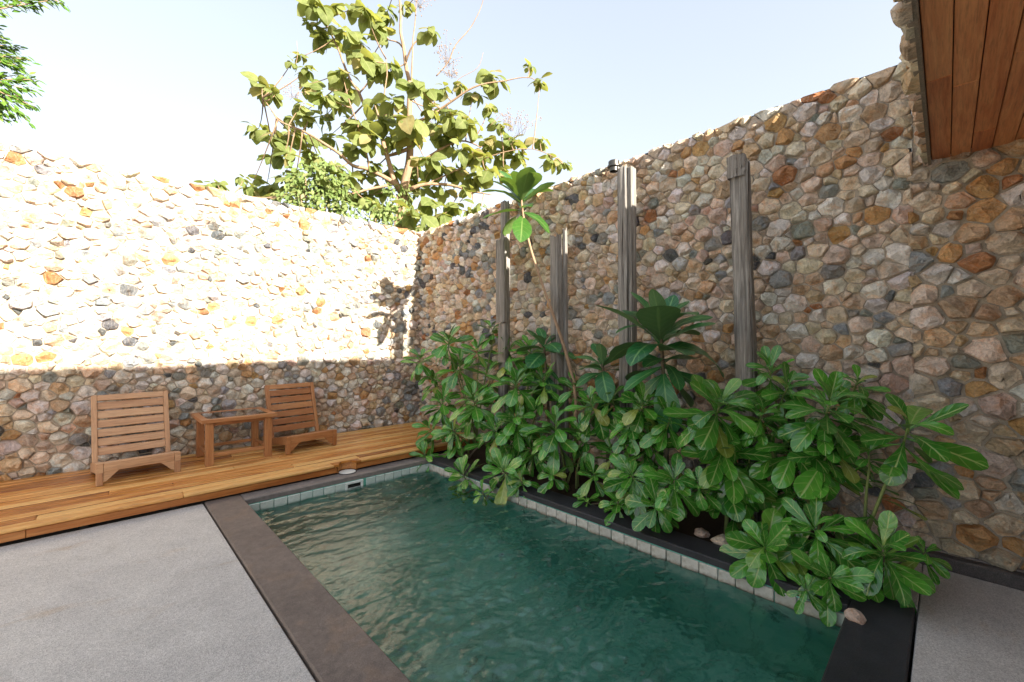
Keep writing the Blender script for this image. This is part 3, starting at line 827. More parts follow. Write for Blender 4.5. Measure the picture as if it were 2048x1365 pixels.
# ================================================================ wooden deck
deck = thing('wooden_deck', 'low orange varnished wooden deck along the foot of the sunlit wall', 'deck', (0, YD, 0))
PITCHB = (YW - 0.035 - YD) / 14
rng = random.Random(17)
NOTCH_X, NOTCH_R = 2.085, 0.105
for i in range(14):
    y0 = i * PITCHB
    if i == 0:
        y0 -= 0.018
    ends = [-4.0]
    xx = -4.0 + rng.uniform(1.2, 3.0)
    while xx < 3.4:
        ends.append(xx)
        xx += rng.uniform(2.2, 3.4)
    if i == 0:
        ends = [-4.0, -1.2, 0.55]
    ends.append(XR - 0.06)
    for a, b in zip(ends[:-1], ends[1:]):
        spans = [(a + 0.001, b - 0.001)]
        if i < 1:
            new = []
            for s, e in spans:
                if s < NOTCH_X - 0.16 and e > NOTCH_X + 0.16:
                    new += [(s, NOTCH_X - 0.16), (NOTCH_X + 0.16, e)]
                else:
                    new.append((s, e))
            spans = new
        for s, e in spans:
            dz = rng.uniform(-0.003, 0.002)
            bo = box('board', (s, y0, ZD - 0.028 + dz), (e, i * PITCHB + PITCHB - 0.022, ZD + dz), M['deck'], deck, 0.006)
            bo.data.materials.append(M['deck_edge'])     # flanks coloured dark to stand in for shade in the gaps
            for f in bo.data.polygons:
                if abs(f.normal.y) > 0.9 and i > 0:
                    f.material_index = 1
# boards round the half-round notch over the skimmer lid
arc = [(NOTCH_X + NOTCH_R * math.cos(a), NOTCH_R * math.sin(a) - 0.018) for a in [math.pi * k / 16 for k in range(16, -1, -1)]]
prism('board', [(NOTCH_X - 0.158, -0.018)] + arc + [(NOTCH_X + 0.158, -0.018), (NOTCH_X + 0.158, PITCHB - 0.022), (NOTCH_X - 0.158, PITCHB - 0.022)], 2, ZD - 0.027, ZD + 0.0005, M['deck'], deck)
arc2 = [(NOTCH_X + (NOTCH_R + 0.014) * math.cos(a), (NOTCH_R + 0.014) * math.sin(a)) for a in [math.pi * k / 16 for k in range(0, 17)]]
arc1 = [(p[0], max(p[1] + 0.018, 0.0)) for p in arc]
prism('notch_lining', arc1 + arc2, 2, 0.012, ZD - 0.0325, M['fascia'], deck)
for a, b in ((-4.0, -1.9), (-1.9, -0.41), (-0.41, NOTCH_X - NOTCH_R), (NOTCH_X + NOTCH_R, XR - 0.06)):
    box('fascia_board', (a + 0.0015, 0.0, 0.018), (b - 0.0015, 0.022, ZD - 0.0325), M['fascia'], deck, 0.003)
for k in range(14):
    xj = -3.6 + k * 0.58
    if abs(xj - NOTCH_X) > 0.2:
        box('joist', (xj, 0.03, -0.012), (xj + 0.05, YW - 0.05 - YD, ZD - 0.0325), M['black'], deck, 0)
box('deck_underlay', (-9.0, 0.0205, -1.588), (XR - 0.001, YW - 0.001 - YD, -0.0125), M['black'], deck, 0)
# skimmer lid under the notch
lid = thing('skimmer_lid', 'round white skimmer lid set in the coping under the deck notch', 'pool lid', (NOTCH_X, YD + 0.002, 0))
g = Geo()
def disc_geo(r0, r1, z0, z1, n=32):
    vs, fs = [], []
    for rr, zz in ((r0, z0), (r0, z1), (r1, z1), (r1, z0)):
        for k in range(n):
            a = 2 * math.pi * k / n
            vs.append((rr * math.cos(a), rr * math.sin(a), zz))
    for l in range(3):
        for k in range(n):
            fs.append((l * n + k, l * n + (k + 1) % n, (l + 1) * n + (k + 1) % n, (l + 1) * n + k))
    return vs, fs
vs, fs = disc_geo(0.092, 0.0005, 0.0, 0.007)
link('cover', mesh('cover', vs, fs, M['plastic']), lid)
vs, fs = disc_geo(0.103, 0.094, 0.0, 0.0045)
link('rim', mesh('rim', vs, fs, M['black']), lid)
# skimmer mouth in the far tile band
sk = thing('pool_skimmer', 'white rectangular skimmer mouth in the far waterline tiles', 'skimmer', (2.08, PY1, -0.145))
for nm, lo, hi in (('frame_bar', (-0.105, -0.022, 0.062), (0.105, 0.002, 0.088)), ('frame_bar', (-0.105, -0.022, -0.088), (0.105, 0.002, -0.062)), ('frame_bar', (-0.105, -0.0215, -0.0615), (-0.077, 0.002, 0.0615)), ('frame_bar', (0.077, -0.0215, -0.0615), (0.105, 0.002, 0.0615))):
    box(nm, lo, hi, M['plastic'], sk, 0.004)
box('throat', (-0.077, -0.001, -0.0615), (0.077, 0.003, 0.0615), M['black'], sk, 0)
box('weir_flap', (-0.072, -0.012, -0.055), (0.072, -0.007, 0.018), M['plastic'], sk, 0.002)

# ================================================================ loungers and table
def lounger(name, label, x, y, rz, mats):
    mh, mv = mats
    t = thing(name, label, 'lounge chair', (x, y, ZD + 0.001), 'wooden loungers on the deck', rz)
    W = 0.66
    hw = W / 2
    rec = math.atan2(0.25, 0.90)
    for s in (-1, 1):
        xa = s * (hw - 0.025)
        box('leg', (xa - 0.025, 0.0, 0.0), (xa + 0.025, 0.055, 0.122), mv, t, 0.003)
        # side rail slopes back and down to a rear foot
        prism('side_rail', [(0.0, 0.1235), (0.0, 0.216), (0.06, 0.216), (0.66, 0.11), (0.70, 0.06), (0.70, 0.0), (0.60, 0.0), (0.57, 0.035), (0.0565, 0.115), (0.0565, 0.1235)], 0, xa - 0.0248, xa + 0.0248, M['chair'] if mh is M['chair'] else mh, t)
        # stile of the reclined back
        st = link('stile', box_mesh('stile', (0.045, 0.05, 0.80), mv, 0.004), t, (s * (hw - 0.025), 0.60, 0.442))
        st.rotation_euler = (-rec, 0, 0)
        gx = s * (hw - 0.0515)
        prism('gusset', [(gx, 0.131), (gx, 0.035), (gx - s * 0.02, 0.035), (gx - s * 0.115, 0.131)], 1, 0.010, 0.034, mh, t)
    # apron
    box('apron', (-hw + 0.0515, 0.004, 0.1315), (hw - 0.0515, 0.036, 0.217), mh, t, 0.003)
    slope = math.atan2(0.105, 0.56)
    n = 5
    for i in range(n):
        c = 0.093 + i * 0.098
        sl = link('seat_slat', box_mesh('seat_slat', (W - 0.104, 0.088, 0.02), mh, 0.003), t, (0, c, 0.209 - (c - 0.04) * math.tan(slope)))
        sl.rotation_euler = (-slope, 0, 0)
    def along(d, back=0.0):   # point on the back frame, d measured from its top
        q = 0.40 - d
        return (0, 0.60 + q * math.sin(rec) + back * math.cos(rec), 0.442 + q * math.cos(rec) - back * math.sin(rec))
    tr = link('top_rail', box_mesh('top_rail', (W - 0.097, 0.045, 0.062), mh, 0.004), t, along(0.031))
    tr.rotation_euler = (-rec, 0, 0)
    for i in range(6):
        b = link('back_slat', box_mesh('back_slat', (W - 0.096, 0.022, 0.080), mh, 0.003), t, along(0.062 + 0.014 + 0.040 + i * 0.099, 0.004))
        b.rotation_euler = (-rec, 0, 0)
    return t
lounger('lounge_chair', 'low pale wooden slatted lounger at left of the glass topped table', 0.295, 5.815, R(4.2), (M['chair'], M['chair_v']))
lounger('lounge_chair', 'reddish slatted wooden lounger standing right of the glass topped table', 2.005, 5.835, R(6.5), (M['table'], M['table_v']))

tb = thing('side_table', 'square reddish wooden side table with a glass top between two loungers', 'table', (1.185, 6.19, ZD + 0.001), None, R(0.8))
TW, TD, TH = 0.385, 0.365, 0.536
for nm, lo, hi in (('frame_rail', (-TW, -TD, TH - 0.042), (TW, -TD + 0.072, TH)), ('frame_rail', (-TW, TD - 0.072, TH - 0.042), (TW, TD, TH)), ('frame_rail', (-TW, -TD + 0.073, TH - 0.042), (-TW + 0.072, TD - 0.073, TH)), ('frame_rail', (TW - 0.072, -TD + 0.073, TH - 0.042), (TW, TD - 0.073, TH))):
    o = box(nm, lo, hi, M['table'], tb, 0.004)
box('glass_top', (-TW + 0.0735, -TD + 0.0735, TH - 0.013), (TW - 0.0735, TD - 0.0735, TH - 0.005), M['glass'], tb, 0.001)
for sx in (-1, 1):
    for sy in (-1, 1):
        cx_, cy_ = sx * (TW - 0.085), sy * (TD - 0.075)
        box('leg', (cx_ - 0.038, cy_ - 0.038, 0.0), (cx_ + 0.038, cy_ + 0.038, TH - 0.0435), M['table_v'], tb, 0.004)
for s in (-1, 1):
    a, b = sorted((s * (TD - 0.065), s * (TD - 0.087)))
    box('apron', (-TW + 0.125, a, TH - 0.085), (TW - 0.125, b, TH - 0.0435), M['table'], tb, 0.002)
    box('stretcher', (-TW + 0.1235, min(a, b), 0.10), (TW - 0.1235, max(a, b), 0.137), M['table'], tb, 0.003)
    a, b = sorted((s * (TW - 0.075), s * (TW - 0.097)))
    box('apron', (a, -TD + 0.115, TH - 0.085), (b, TD - 0.115, TH - 0.0435), M['table'], tb, 0.002)
    box('stretcher', (a, -TD + 0.1135, 0.10), (b, TD - 0.1135, 0.137), M['table'], tb, 0.003)

# ================================================================ weathered posts
def timber(name, parent, base, top, w, d, seed, taper=0.94, mat=None, jag=0.03):
    """hewn baulk: rough rounded-rectangle section with splits, ragged top"""
    rng = random.Random(seed)
    n, lv = 26, 34
    base, top = Vector(base), Vector(top)
    prof = []
    for k in range(n):
        a = 2 * math.pi * k / n
        c, s = math.cos(a), math.sin(a)
        e = 0.46
        prof.append((math.copysign(abs(c) ** e, c), math.copysign(abs(s) ** e, s), rng.uniform(-0.05, 0.03) - (0.13 if rng.random() < 0.12 else 0)))
    vs, fs = [], []
    for l in range(lv):
        t = l / (lv - 1)
        p = base.lerp(top, t)
        k0 = 1 - (1 - taper) * t
        for k, (x, y, g) in enumerate(prof):
            nz = noise.noise(Vector((x * 1.3, y * 1.3, t * 5 + seed * 3.7))) * 0.13 + noise.noise(Vector((x * 4, y * 4, t * 14 + seed))) * 0.05
            m = k0 * (1 + g + nz)
            z = p.z + (rng.uniform(-jag, jag * 0.3) if l == lv - 1 else 0)
            vs.append((p.x + x * w / 2 * m, p.y + y * d / 2 * m, z))
    for l in range(lv - 1):
        for k in range(n):
            a, b = l * n + k, l * n + (k + 1) % n
            fs.append((a, b, b + n, a + n))
    vs.append(tuple(top - Vector((0, 0, jag * 0.6))))
    for k in range(n):
        fs.append(((lv - 1) * n + k, (lv - 1) * n + (k + 1) % n, len(vs) - 1))
    return link(name, mesh(name, vs, fs, mat or M['post'], True, 42), parent)
GP = 'old timber posts standing along the side wall'
p1 = thing('timber_post', 'weathered post nearest the sunlit wall, with a stepped notched face', 'post', (3.85, 4.12, 0), GP)
timber('shaft', p1, (0.02, 0, -0.1), (0.04, 0.02, 3.44), 0.11, 0.12, 1, 0.85)
timber('front_slab', p1, (-0.06, -0.015, 1.80), (-0.055, 0.0, 2.90), 0.06, 0.16, 2, 1.0, jag=0.015)
timber('foot_slab', p1, (-0.035, -0.025, -0.1), (-0.035, -0.02, 1.785), 0.07, 0.155, 12, 1.0, jag=0.005)
p2 = thing('timber_post', 'shortest grey post with a split top, behind the leaning bare stem', 'post', (3.87, 3.19, 0), GP)
timber('shaft', p2, (0, 0, -0.1), (0.0, 0.04, 2.80), 0.14, 0.135, 5, 0.9)
timber('splinter', p2, (0.055, -0.068, -0.1), (0.06, -0.045, 2.88), 0.06, 0.055, 6, 0.8, jag=0.05)
p3 = thing('timber_post', 'tall dark post carrying the small bronze lamp at its top', 'post', (3.85, 2.25, 0), GP)
timber('shaft', p3, (0, 0.03, -0.1), (0.0, 0.055, 3.33), 0.13, 0.12, 9, 0.95)
timber('side_strip', p3, (0.015, -0.040, -0.1), (0.02, -0.022, 3.31), 0.11, 0.05, 10, 0.95, jag=0.01)
p4 = thing('timber_post', 'thickest weathered post near the house, with an overhanging block on top', 'post', (3.86, 1.13, 0), GP)
timber('shaft', p4, (0, 0, -0.1), (0.0, 0.08, 3.05), 0.15, 0.155, 14, 0.9)
timber('head_block', p4, (-0.045, 0.085, 2.90), (-0.045, 0.09, 3.085), 0.09, 0.145, 15, 1.0, jag=0.008)

def lathe(name, prof, mat, parent=None, n=28, loc=None):
    vs, fs = [], []
    for r, z in prof:
        for k in range(n):
            a = 2 * math.pi * k / n
            vs.append((r * math.cos(a), r * math.sin(a), z))
    for l in range(len(prof) - 1):
        for k in range(n):
            a, b = l * n + k, l * n + (k + 1) % n
            fs.append((a, b, b + n, a + n))
    return link(name, mesh(name, vs, fs, mat, True, 35), parent, loc)
lamp = thing('post_lamp', 'small round bronze downlight fixed to the tall dark post', 'lamp', (3.80, 2.395, 3.345))
housing = lathe('housing', [(0.001, 0.062), (0.05, 0.062), (0.056, 0.056), (0.056, 0.016), (0.066, 0.012), (0.066, -0.002), (0.045, -0.004), (0.044, -0.045), (0.038, -0.045), (0.038, -0.030)], M['metal'], lamp)
lathe('lens', [(0.001, -0.031), (0.0375, -0.031)], M['lens'], housing)
g = Geo()
g.add(*tube_geo([(0.02, -0.045, 0.0), (0.03, -0.075, -0.01), (0.04, -0.10, -0.012)], 0.012, 8))
link('bracket', g.mesh('bracket', M['metal']), lamp)

# ================================================================ leaves
def leaf_mesh(name, prof, mat, bend=0.25, fold=0.25, wave=0.0, cols=(-1, -0.55, 0, 0.55, 1), seed=0, petiole=0.0):
    rng = random.Random(seed)
    vs, fs, uv = [], [], []
    nc = len(cols)
    ph = rng.uniform(0, 6)
    for v, w in prof:
        ang = bend * v * 1.6
        y = math.sin(min(ang, 3)) / (bend * 1.6) if bend > 1e-3 else v
        z0 = -(1 - math.cos(ang)) / (bend * 1.6) if bend > 1e-3 else 0
        for c in cols:
            zz = z0 + fold * abs(c) * w - 0.10 * w * c * c + wave * w * math.sin(v * 9 + ph + c * 2.0) * abs(c)
            vs.append((c * w, petiole + y, zz))
            uv.append((c * 0.5 + 0.5, v))
    for r in range(len(prof) - 1):
        for k in range(nc - 1):
            a = r * nc + k
            fs.append((a, a + 1, a + nc + 1, a + nc))
    g = Geo()
    g.add(vs, fs, uv)
    me = g.mesh(name, mat)
    return me

OBOV = [(0, 0.012), (0.14, 0.026), (0.32, 0.072), (0.52, 0.132), (0.72, 0.17), (0.86, 0.155), (0.95, 0.10), (1.0, 0.02)]
BROAD = [(0, 0.018), (0.1, 0.05), (0.28, 0.13), (0.48, 0.195), (0.68, 0.215), (0.84, 0.17), (0.95, 0.085), (1.0, 0.012)]
TEAK = [(0, 0.012), (0.12, 0.03), (0.2, 0.15), (0.36, 0.28), (0.54, 0.315), (0.74, 0.245), (0.9, 0.12), (1.0, 0.01)]
SMALL = [(0, 0.02), (0.3, 0.17), (0.65, 0.19), (1.0, 0.01)]
OBOV_M = [leaf_mesh('leaf', OBOV, M['leaf'], b, f, w, seed=i) for i, (b, f, w) in enumerate([(0.25, 0.28, 0.05), (0.5, 0.2, 0.1), (0.8, 0.3, 0.08), (0.12, 0.4, 0.06), (0.6, 0.12, 0.14), (-0.2, 0.3, 0.06)])]
BROAD_M = [leaf_mesh('leaf', BROAD, M['bigleaf'], b, f, w, seed=i) for i, (b, f, w) in enumerate([(0.3, 0.22, 0.08), (0.6, 0.15, 0.12), (0.15, 0.3, 0.06), (0.9, 0.2, 0.1)])]
SAP_M = [leaf_mesh('leaf', BROAD, M['sapling'], b, f, w, seed=i) for i, (b, f, w) in enumerate([(0.25, 0.28, 0.06), (0.6, 0.2, 0.1), (0.1, 0.35, 0.05)])]
TEAK_M = [leaf_mesh('leaf', TEAK, M['teak'], b, f, w, seed=i) for i, (b, f, w) in enumerate([(0.4, 0.2, 0.08), (0.7, 0.1, 0.12), (0.25, 0.3, 0.08), (0.55, -0.1, 0.1), (0.85, 0.25, 0.1)])]

def leaf_matrix(pos, d, ref, size, roll=0.0, wid=1.0):
    y = Vector(d).normalized()
    x = y.cross(Vector(ref))
    if x.length < 1e-3:
        x = y.cross(Vector((0.3, 0.9, 0.1)))
    x.normalize()
    z = x.cross(y)
    m = Matrix((x, y, z)).transposed()
    m = m @ Matrix.Rotation(roll, 3, 'Y')
    m = m @ Matrix.Diagonal((size * wid, size, size))
    return Matrix.Translation(pos) @ m.to_4x4()

def put_leaf(parent, me, mw):
    o = bpy.data.objects.new('leaf', me)
    COL.objects.link(o)
    o.parent = parent
    o.matrix_basis = Matrix.Translation(-parent.location) @ mw
    return o

def in_wall(p):
    return p.x > XR - 0.05 or p.y > YW - 0.05

def rosette(parent, c, axis, L, n, meshes, rng, lo=16, hi=112, droop=0.28, stem=0.55, width=1.0):
    c, axis = Vector(c), Vector(axis).normalized()
    e1 = axis.cross(Vector((0.2, 0.3, 1))).normalized()
    if e1.length < 0.1:
        e1 = Vector((1, 0, 0))
    e2 = axis.cross(e1)
    a0 = rng.uniform(0, 6.28)
    for i in range(n):
        t = (i + 0.5) / n
        th = R(lo + (hi - lo) * t ** 0.85 + rng.uniform(-9, 9))
        ph = a0 + i * 2.39996 + rng.uniform(-0.25, 0.25)
        d = axis * math.cos(th) + (e1 * math.cos(ph) + e2 * math.sin(ph)) * math.sin(th)
        d = d + Vector((0, 0, -droop * t * t))
        base = c - axis * (L * stem * t - 0.02)
        s = L * (0.60 + 0.44 * min(1, t * 2.0)) * rng.uniform(0.72, 1.1)
        tip = base + d.normalized() * s
        if in_wall(tip):
            d.x -= max(0, tip.x - (XR - 0.07)) / s * 1.1
            if in_wall(base + d.normalized() * s * 0.95):
                continue
        put_leaf(parent, rng.choice(meshes), leaf_matrix(base, d, axis, s, rng.uniform(-0.35, 0.35), width * rng.uniform(0.88, 1.15)))

def bez(a, b, c, n=9):
    return [a * (1 - t) ** 2 + b * 2 * t * (1 - t) + c * t * t for t in [k / (n - 1) for k in range(n)]]

SHRUB_LABELS = [
    'glossy shrub climbing the side wall just beside the sunlit corner',
    'glossy shrub spilling over the far right end of the wooden deck',
    'dense light green shrub in front of the notched post and the bare leaning stem',
    'lowest glossy shrub trailing over the far corner of the pool water',
    'glossy shrub in front of the shortest split post, above bare coping',
    'glossy shrub below the big broad leaved plant, in front of the lamp post',
    'sprawling low glossy shrub drooping over the black coping at mid pool edge',
    'large upright glossy shrub with long leaves in front of the thickest post',
    'tall dense glossy shrub against the wall right of the thickest post',
    'rightmost glossy shrub reaching out alone against the rubble wall',
    'near glossy shrub overhanging the pool corner beside the black coping',
    'dark glossy shrub resting on the pink terrace at the end of the bed',
]
rng = random.Random(77)
for lab, rs_ in zip(SHRUB_LABELS, SHRUBS):
    my = sum(r[1] for r in rs_) / len(rs_)
    mx = sum(r[0] for r in rs_) / len(rs_)
    base = Vector((min(3.95, max(3.52, mx + 0.12)), max(0.42, min(4.8, my)), 0.0))
    t = thing('shrub', lab, 'shrub', base, 'glossy leaved shrubs in the planting bed')
    for (x, y, z, L, n) in rs_:
        c = Vector((x, y, z))
        out = 0.35 if z > 0.6 else 0.75
        axis = Vector((-out + rng.uniform(-0.25, 0.2), rng.uniform(-0.55, 0.15), 0.95 + rng.uniform(-0.15, 0.15)))
        axis.normalize()
        rosette(t, c, axis, L, n, OBOV_M, rng, width=rng.uniform(0.95, 1.2))
        mid = Vector((base.x * 0.6 + x * 0.4, base.y * 0.6 + y * 0.4, max(0.10, z * 0.5)))
        g0 = base + Vector((rng.uniform(-0.08, 0.08), rng.uniform(-0.1, 0.1), -0.03))
        path = bez(g0, mid, c - axis * L * 0.45, 8) + [c - axis * L * 0.15, c]
        g = Geo()
        g.add(*tube_geo([p - base for p in path], [0.014 - 0.009 * k / (len(path) - 1) for k in range(len(path))], 6))
        link('stem', g.mesh('stem', M['stem_green'] if z > 0.5 else M['stem']), t)
        # sparse hanging leaves down the stem
        for k in range(max(5, n // 3)):
            p = path[rng.randint(3, 7)]
            a = rng.uniform(0, 6.28)
            d = Vector((math.cos(a) - 0.35, math.sin(a) - 0.2, rng.uniform(-0.7, 0.25)))
            if not in_wall(p + d.normalized() * L) and p.z > 0.12:
                put_leaf(t, rng.choice(OBOV_M), leaf_matrix(p, d, (0, 0, 1), L * rng.uniform(0.7, 1.0), rng.uniform(-0.5, 0.5), rng.uniform(0.95, 1.2)))

BL = ['tall thin leaning sapling with one tuft of bright leaves above the wall', 'small broad leaved plant in front of the shortest split post', 'dark broad leaved plant left of the lamp post foot', 'largest broad leaved plant with huge dark veined leaves in front of the lamp post']
for k, (lab, rs_) in enumerate(zip(BL, BIGLEAF)):
    x, y, z, L, n = rs_[0]
    if k == 0:
        base = Vector((SAPLING_STEM[0][0], SAPLING_STEM[0][1], 0))
    else:
        base = Vector((min(3.9, x + 0.08), y - 0.02, 0))
    t = thing('sapling' if k == 0 else 'broad_leaved_plant', lab, 'sapling' if k == 0 else 'plant', base)
    path = [Vector(p) for p in SAPLING_STEM] if k == 0 else bez(base + Vector((0, 0, -0.03)), base + Vector((0.02, 0.02, z * 0.5)), Vector((x, y, z)), 9)
    if k == 0:
        path = [base + Vector((0.0, -0.03, -0.03)), base + Vector((0, -0.02, 0.5))] + path
    g = Geo()
    sp = smooth_path([(*(p - base), 0) for p in path], 3)
    g.add(*tube_geo([p.to_3d() for p in sp], [0.022 - 0.009 * i / len(sp) for i in range(len(sp))], 8))
    link('stem', g.mesh('stem', M['bark'] if k == 0 else M['stem']), t)
    for j, (x, y, z, L, n) in enumerate(rs_):
        axis = Vector((-0.12, -0.12, 1)) if j == 0 else Vector((-0.3, -0.2, 1))
        rosette(t, (x, y, z), axis, L, n, SAP_M if k == 0 else BROAD_M, rng, lo=8 if j == 0 else 70, hi=(64 if k == 0 else 78 if k == 3 else 95) if j == 0 else (104 if k == 0 else 122), droop=(0.04 if k == 0 else 0.03) if j == 0 else 0.3, stem=0.2 if k == 0 else 0.3, width=0.98 if k == 0 else 0.98)

# loose stones in the bed and on the coping
rng = random.Random(5)
def rock(lab, p, r, group=None):
    bm = bmesh.new()
    bmesh.ops.create_icosphere(bm, subdivisions=2, radius=1)
    sx, sy, sz = r * rng.uniform(0.9, 1.4), r * rng.uniform(0.8, 1.1), r * rng.uniform(0.5, 0.75)
    o_ = Vector((rng.uniform(0, 50), 0, 0))
    for v in bm.verts:
        f = 1 + 0.35 * noise.noise(v.co * 1.3 + o_)
        v.co = Vector((v.co.x * sx * f, v.co.y * sy * f, max(-0.55, v.co.z) * sz * f))
    me = bpy.data.meshes.new('rock')
    bm.to_mesh(me)
    bm.free()
    me.materials.append(M['stone'])
    me.shade_smooth()
    me.set_sharp_from_angle(angle=R(30))
    paint(me, [(*rng.choice([CREAM, TAN, PINK]), 1)] * len(me.vertices))
    o = link('rock', me, None, (p[0], p[1], p[2] + sz * 0.4))
    o.rotation_euler = (0, 0, rng.uniform(0, 6))
    tag(o, lab, 'rock', group)
rock('small tan stone lying alone on the black coping at the near pool corner', (2.97, 0.36, 0.0), 0.045)
rock('rough stone in the bed behind the black coping, right one of the pair', (3.41, 1.2, -0.02), 0.065, 'loose stones along the bed edge')
rock('rough stone in the bed behind the black coping, left one of the pair', (3.45, 1.38, -0.02), 0.06, 'loose stones along the bed edge')

# ================================================================ trees beyond the walls
TB = Vector((4.83, 8.55, 0.0))
teak = thing('teak_tree', 'open tree with big drooping pale leaves growing beyond the far wall corner', 'tree', TB)
branch_pts = []
for i, b in enumerate(TEAK_BRANCHES):
    pts = list(b)
    if i == 0:
        pts = [(TB.x + 0.02, TB.y, -0.05, 0.17), (TB.x + 0.0, TB.y, 2.2, 0.145)] + pts
    sp = smooth_path([(p[0] - TB.x, p[1] - TB.y, p[2] - TB.z) for p in pts], 4)
    rad = smooth_path([(p[3], 0, 0) for p in pts], 4)
    # small wobble so that limbs are not drawn with a ruler
    sp = [p + Vector((noise.noise(p * 1.7), noise.noise(p * 1.7 + Vector((9, 0, 0))), noise.noise(p * 1.7 + Vector((0, 9, 0))))) * 0.05 for p in sp]
    g = Geo()
    g.add(*tube_geo(sp, [max(0.003, r.x) for r in rad], 8 if i else 12))
    if i == 0:
        trunk = link('trunk', g.mesh('trunk', M['bark']), teak)
    else:
        link('branch', g.mesh('branch', M['bark']), trunk)
    branch_pts += [(p + TB, r.x) for p, r in zip(sp, rad) if p.z > 2.6]
kd = kdtree.KDTree(len(branch_pts))
for i, (p, r) in enumerate(branch_pts):
    kd.insert(p, i)
kd.balance()
rng = random.Random(31)
tw = Geo()
for b in TEAK_TWIGS:
    sp = smooth_path([(p[0] - TB.x, p[1] - TB.y, p[2]) for p in b], 4)
    tw.add(*tube_geo(sp, [b[0][3] + (b[-1][3] - b[0][3]) * k / (len(sp) - 1) for k in range(len(sp))], 5))
for (x, y, z, r) in TEAK_PANICLES:
    c = Vector((x, y, z)) - TB
    for _ in range(16):
        a = c + Vector((rng.uniform(-0.2, 0.2), rng.uniform(-0.2, 0.2), -0.3)) * r
        e = c + Vector((rng.uniform(-1, 1), rng.uniform(-1, 1), rng.uniform(-0.3, 1))) * r
        tw.add(*tube_geo([a, (a + e) / 2 + Vector((0, 0, 0.04)), e], 0.003, 3))
        for _ in range(3):
            q = e + Vector((rng.uniform(-1, 1), rng.uniform(-1, 1), rng.uniform(-1, 1))) * 0.07
            tw.add(*tube_geo([q, q + Vector((0, 0, 0.02))], 0.009, 4))
leaves = []
for (x, y, z, r) in TEAK_CLUSTERS:
    c = Vector((x, y, z))
    co, j, dist = kd.find(c)
    tipdir = (c - co).normalized() if dist > 0.02 else Vector((0, 0, 1))
    m = (Vector(co) + c) / 2 + Vector((rng.uniform(-0.06, 0.06), rng.uniform(-0.06, 0.06), -0.08))
    path = bez(Vector(co) - TB, m - TB, c - TB, 6)
    tw.add(*tube_geo(path, [0.016 - 0.010 * k / 5 for k in range(6)], 5))
    n = max(5, int(7 + r * 20))
    a0 = rng.uniform(0, 6.28)
    for i in range(n):
        t = (i + 0.5) / n
        th = R(45 + 85 * t + rng.uniform(-15, 15))
        ph = a0 + i * 2.4 + rng.uniform(-0.4, 0.4)
        d = Vector((math.sin(th) * math.cos(ph), math.sin(th) * math.sin(ph), math.cos(th) - 0.35))
        base = c + Vector((rng.uniform(-1, 1), rng.uniform(-1, 1), rng.uniform(-0.5, 0.6))) * r * 0.35
        s = min(0.48, max(0.22, r * 1.28)) * rng.uniform(0.6, 1.15)
        mw = leaf_matrix(base, d, (0.05, -0.6, 0.85), s, rng.uniform(-0.8, 0.8), rng.uniform(0.9, 1.25))
        leaves.append((view_share(base, s), mw, rng.choice(TEAK_M)))
link('twigs', tw.mesh('twigs', M['bark']), teak, kind='stuff')
leaves.sort(key=lambda t: -t[0])
rest = Geo()
def bake(geo, me, mw, base):
    uvl = me.uv_layers[0].data
    uvs = [None] * len(me.vertices)
    for lp in me.loops:
        uvs[lp.vertex_index] = tuple(uvl[lp.index].uv)
    geo.add([mw @ v.co - base for v in me.vertices], [tuple(p.vertices) for p in me.polygons], uvs)
for k, (s, mw, me) in enumerate(leaves):
    if k < 300:
        put_leaf(teak, me, mw)
    else:
        bake(rest, me, mw, TB)
link('foliage', rest.mesh('foliage', M['teak']), teak, kind='stuff')

def simple_leaf(geo, pos, d, ref, s, w):
    y = Vector(d).normalized()
    x = y.cross(Vector(ref))
    if x.length < 1e-3:
        x = y.cross(Vector((1, 0, 0)))
    x.normalize()
    z = x.cross(y)
    vs, uv = [], []
    for v, hw in SMALL:
        for c in (-1, 0, 1):
            vs.append(pos + y * (v * s) + x * (c * hw * s * w) + z * (abs(c) * 0.05 * s - 0.18 * v * v * s))
            uv.append((c * 0.5 + 0.5, v))
    fs = [(r * 3 + k, r * 3 + k + 1, r * 3 + k + 4, r * 3 + k + 3) for r in range(3) for k in range(2)]
    geo.add(vs, fs, uv)

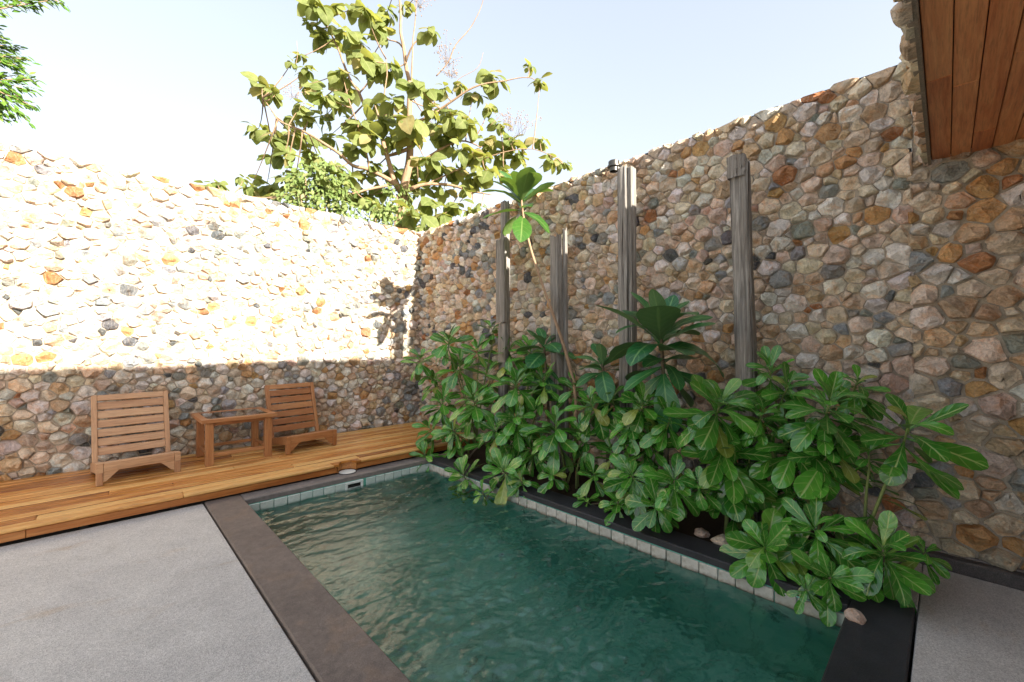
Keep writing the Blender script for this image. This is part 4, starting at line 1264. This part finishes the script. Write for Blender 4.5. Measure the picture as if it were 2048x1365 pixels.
# leafy climber bush below the teak
BB = Vector((3.3, 8.5, 0))
bush = thing('vine_bush', 'bush of small fresh green leaves rising behind the far wall top', 'bush', BB)
fol, stems = Geo(), Geo()
for (x, y, z, r) in BUSH:
    c = Vector((x, y, z))
    stems.add(*tube_geo(bez(Vector((rng.uniform(-0.1, 0.1), 0, 0)), Vector((x - BB.x, y - BB.y, z * 0.3)), c - BB, 8), 0.02, 6))
    for _ in range(int(380 * r)):
        q = Vector((rng.gauss(0, 1), rng.gauss(0, 1), rng.gauss(0, 1))).normalized() * r * rng.uniform(0.45, 1.12)
        p = c + q
        if p.y < YW + 0.4:
            continue
        d = Vector((q.x + rng.uniform(-0.4, 0.4), q.y + rng.uniform(-0.4, 0.4), -0.25 + rng.uniform(-0.5, 0.3)))
        simple_leaf(fol, p - BB, d, (0, -0.8, 0.7), rng.uniform(0.075, 0.13), 1.3)
link('foliage', fol.mesh('foliage', M['bushleaf']), bush, kind='stuff')
link('stem', stems.mesh('stem', M['bark']), bush)

# tree at the left, only its outer sprays hang into the picture
LB = Vector((-3.4, 9.6, 0))
lt = thing('shade_tree', 'small leaved tree whose branch tips hang in from the upper left', 'tree', LB)
g = Geo()
tr = smooth_path([(0, 0, -0.05), (0.1, -0.1, 2.0), (0.0, 0.05, 4.0), (0.15, 0.0, 5.6), (0.1, 0.1, 7.2)], 4)
g.add(*tube_geo(tr, [0.2 - 0.16 * k / (len(tr) - 1) for k in range(len(tr))], 12))
trunk = link('trunk', g.mesh('trunk', M['bark']), lt)
fol = Geo()
for i, tip in enumerate(SPRAYS):
    tip = Vector(tip)
    root = LB + tr[min(len(tr) - 2, 7 + i % 8)]
    mid = (root + tip) / 2 + Vector((0.1, 0, 0.35 + rng.uniform(-0.2, 0.3)))
    path = bez(root - LB, mid - LB, tip - LB, 16)
    g = Geo()
    g.add(*tube_geo(path, [0.035 - 0.031 * k / 15 for k in range(16)], 6))
    link('branch', g.mesh('branch', M['bark']), trunk)
    for k in range(26):
        t = 1 - (k / 26) ** 1.2 * 0.45
        f = t * 15
        a = path[min(14, int(f))].lerp(path[min(15, int(f) + 1)], f - int(f))
        along_ = (path[15] - path[12]).normalized()
        for s in (-1, 1, 0):
            side = along_.cross(Vector((0, 0, 1))).normalized() * s
            d = along_ * 0.7 + side * 0.8 + Vector((rng.uniform(-0.35, 0.35), rng.uniform(-0.35, 0.35), rng.uniform(-0.5, 0.25)))
            off = Vector((rng.uniform(-1, 1), rng.uniform(-1, 1), rng.uniform(-1, 1))) * 0.05
            simple_leaf(fol, a + off, d, (0.1, -0.8, 0.6), rng.uniform(0.07, 0.11), 1.3)
link('foliage', fol.mesh('foliage', M['treeleaf']), lt, kind='stuff')
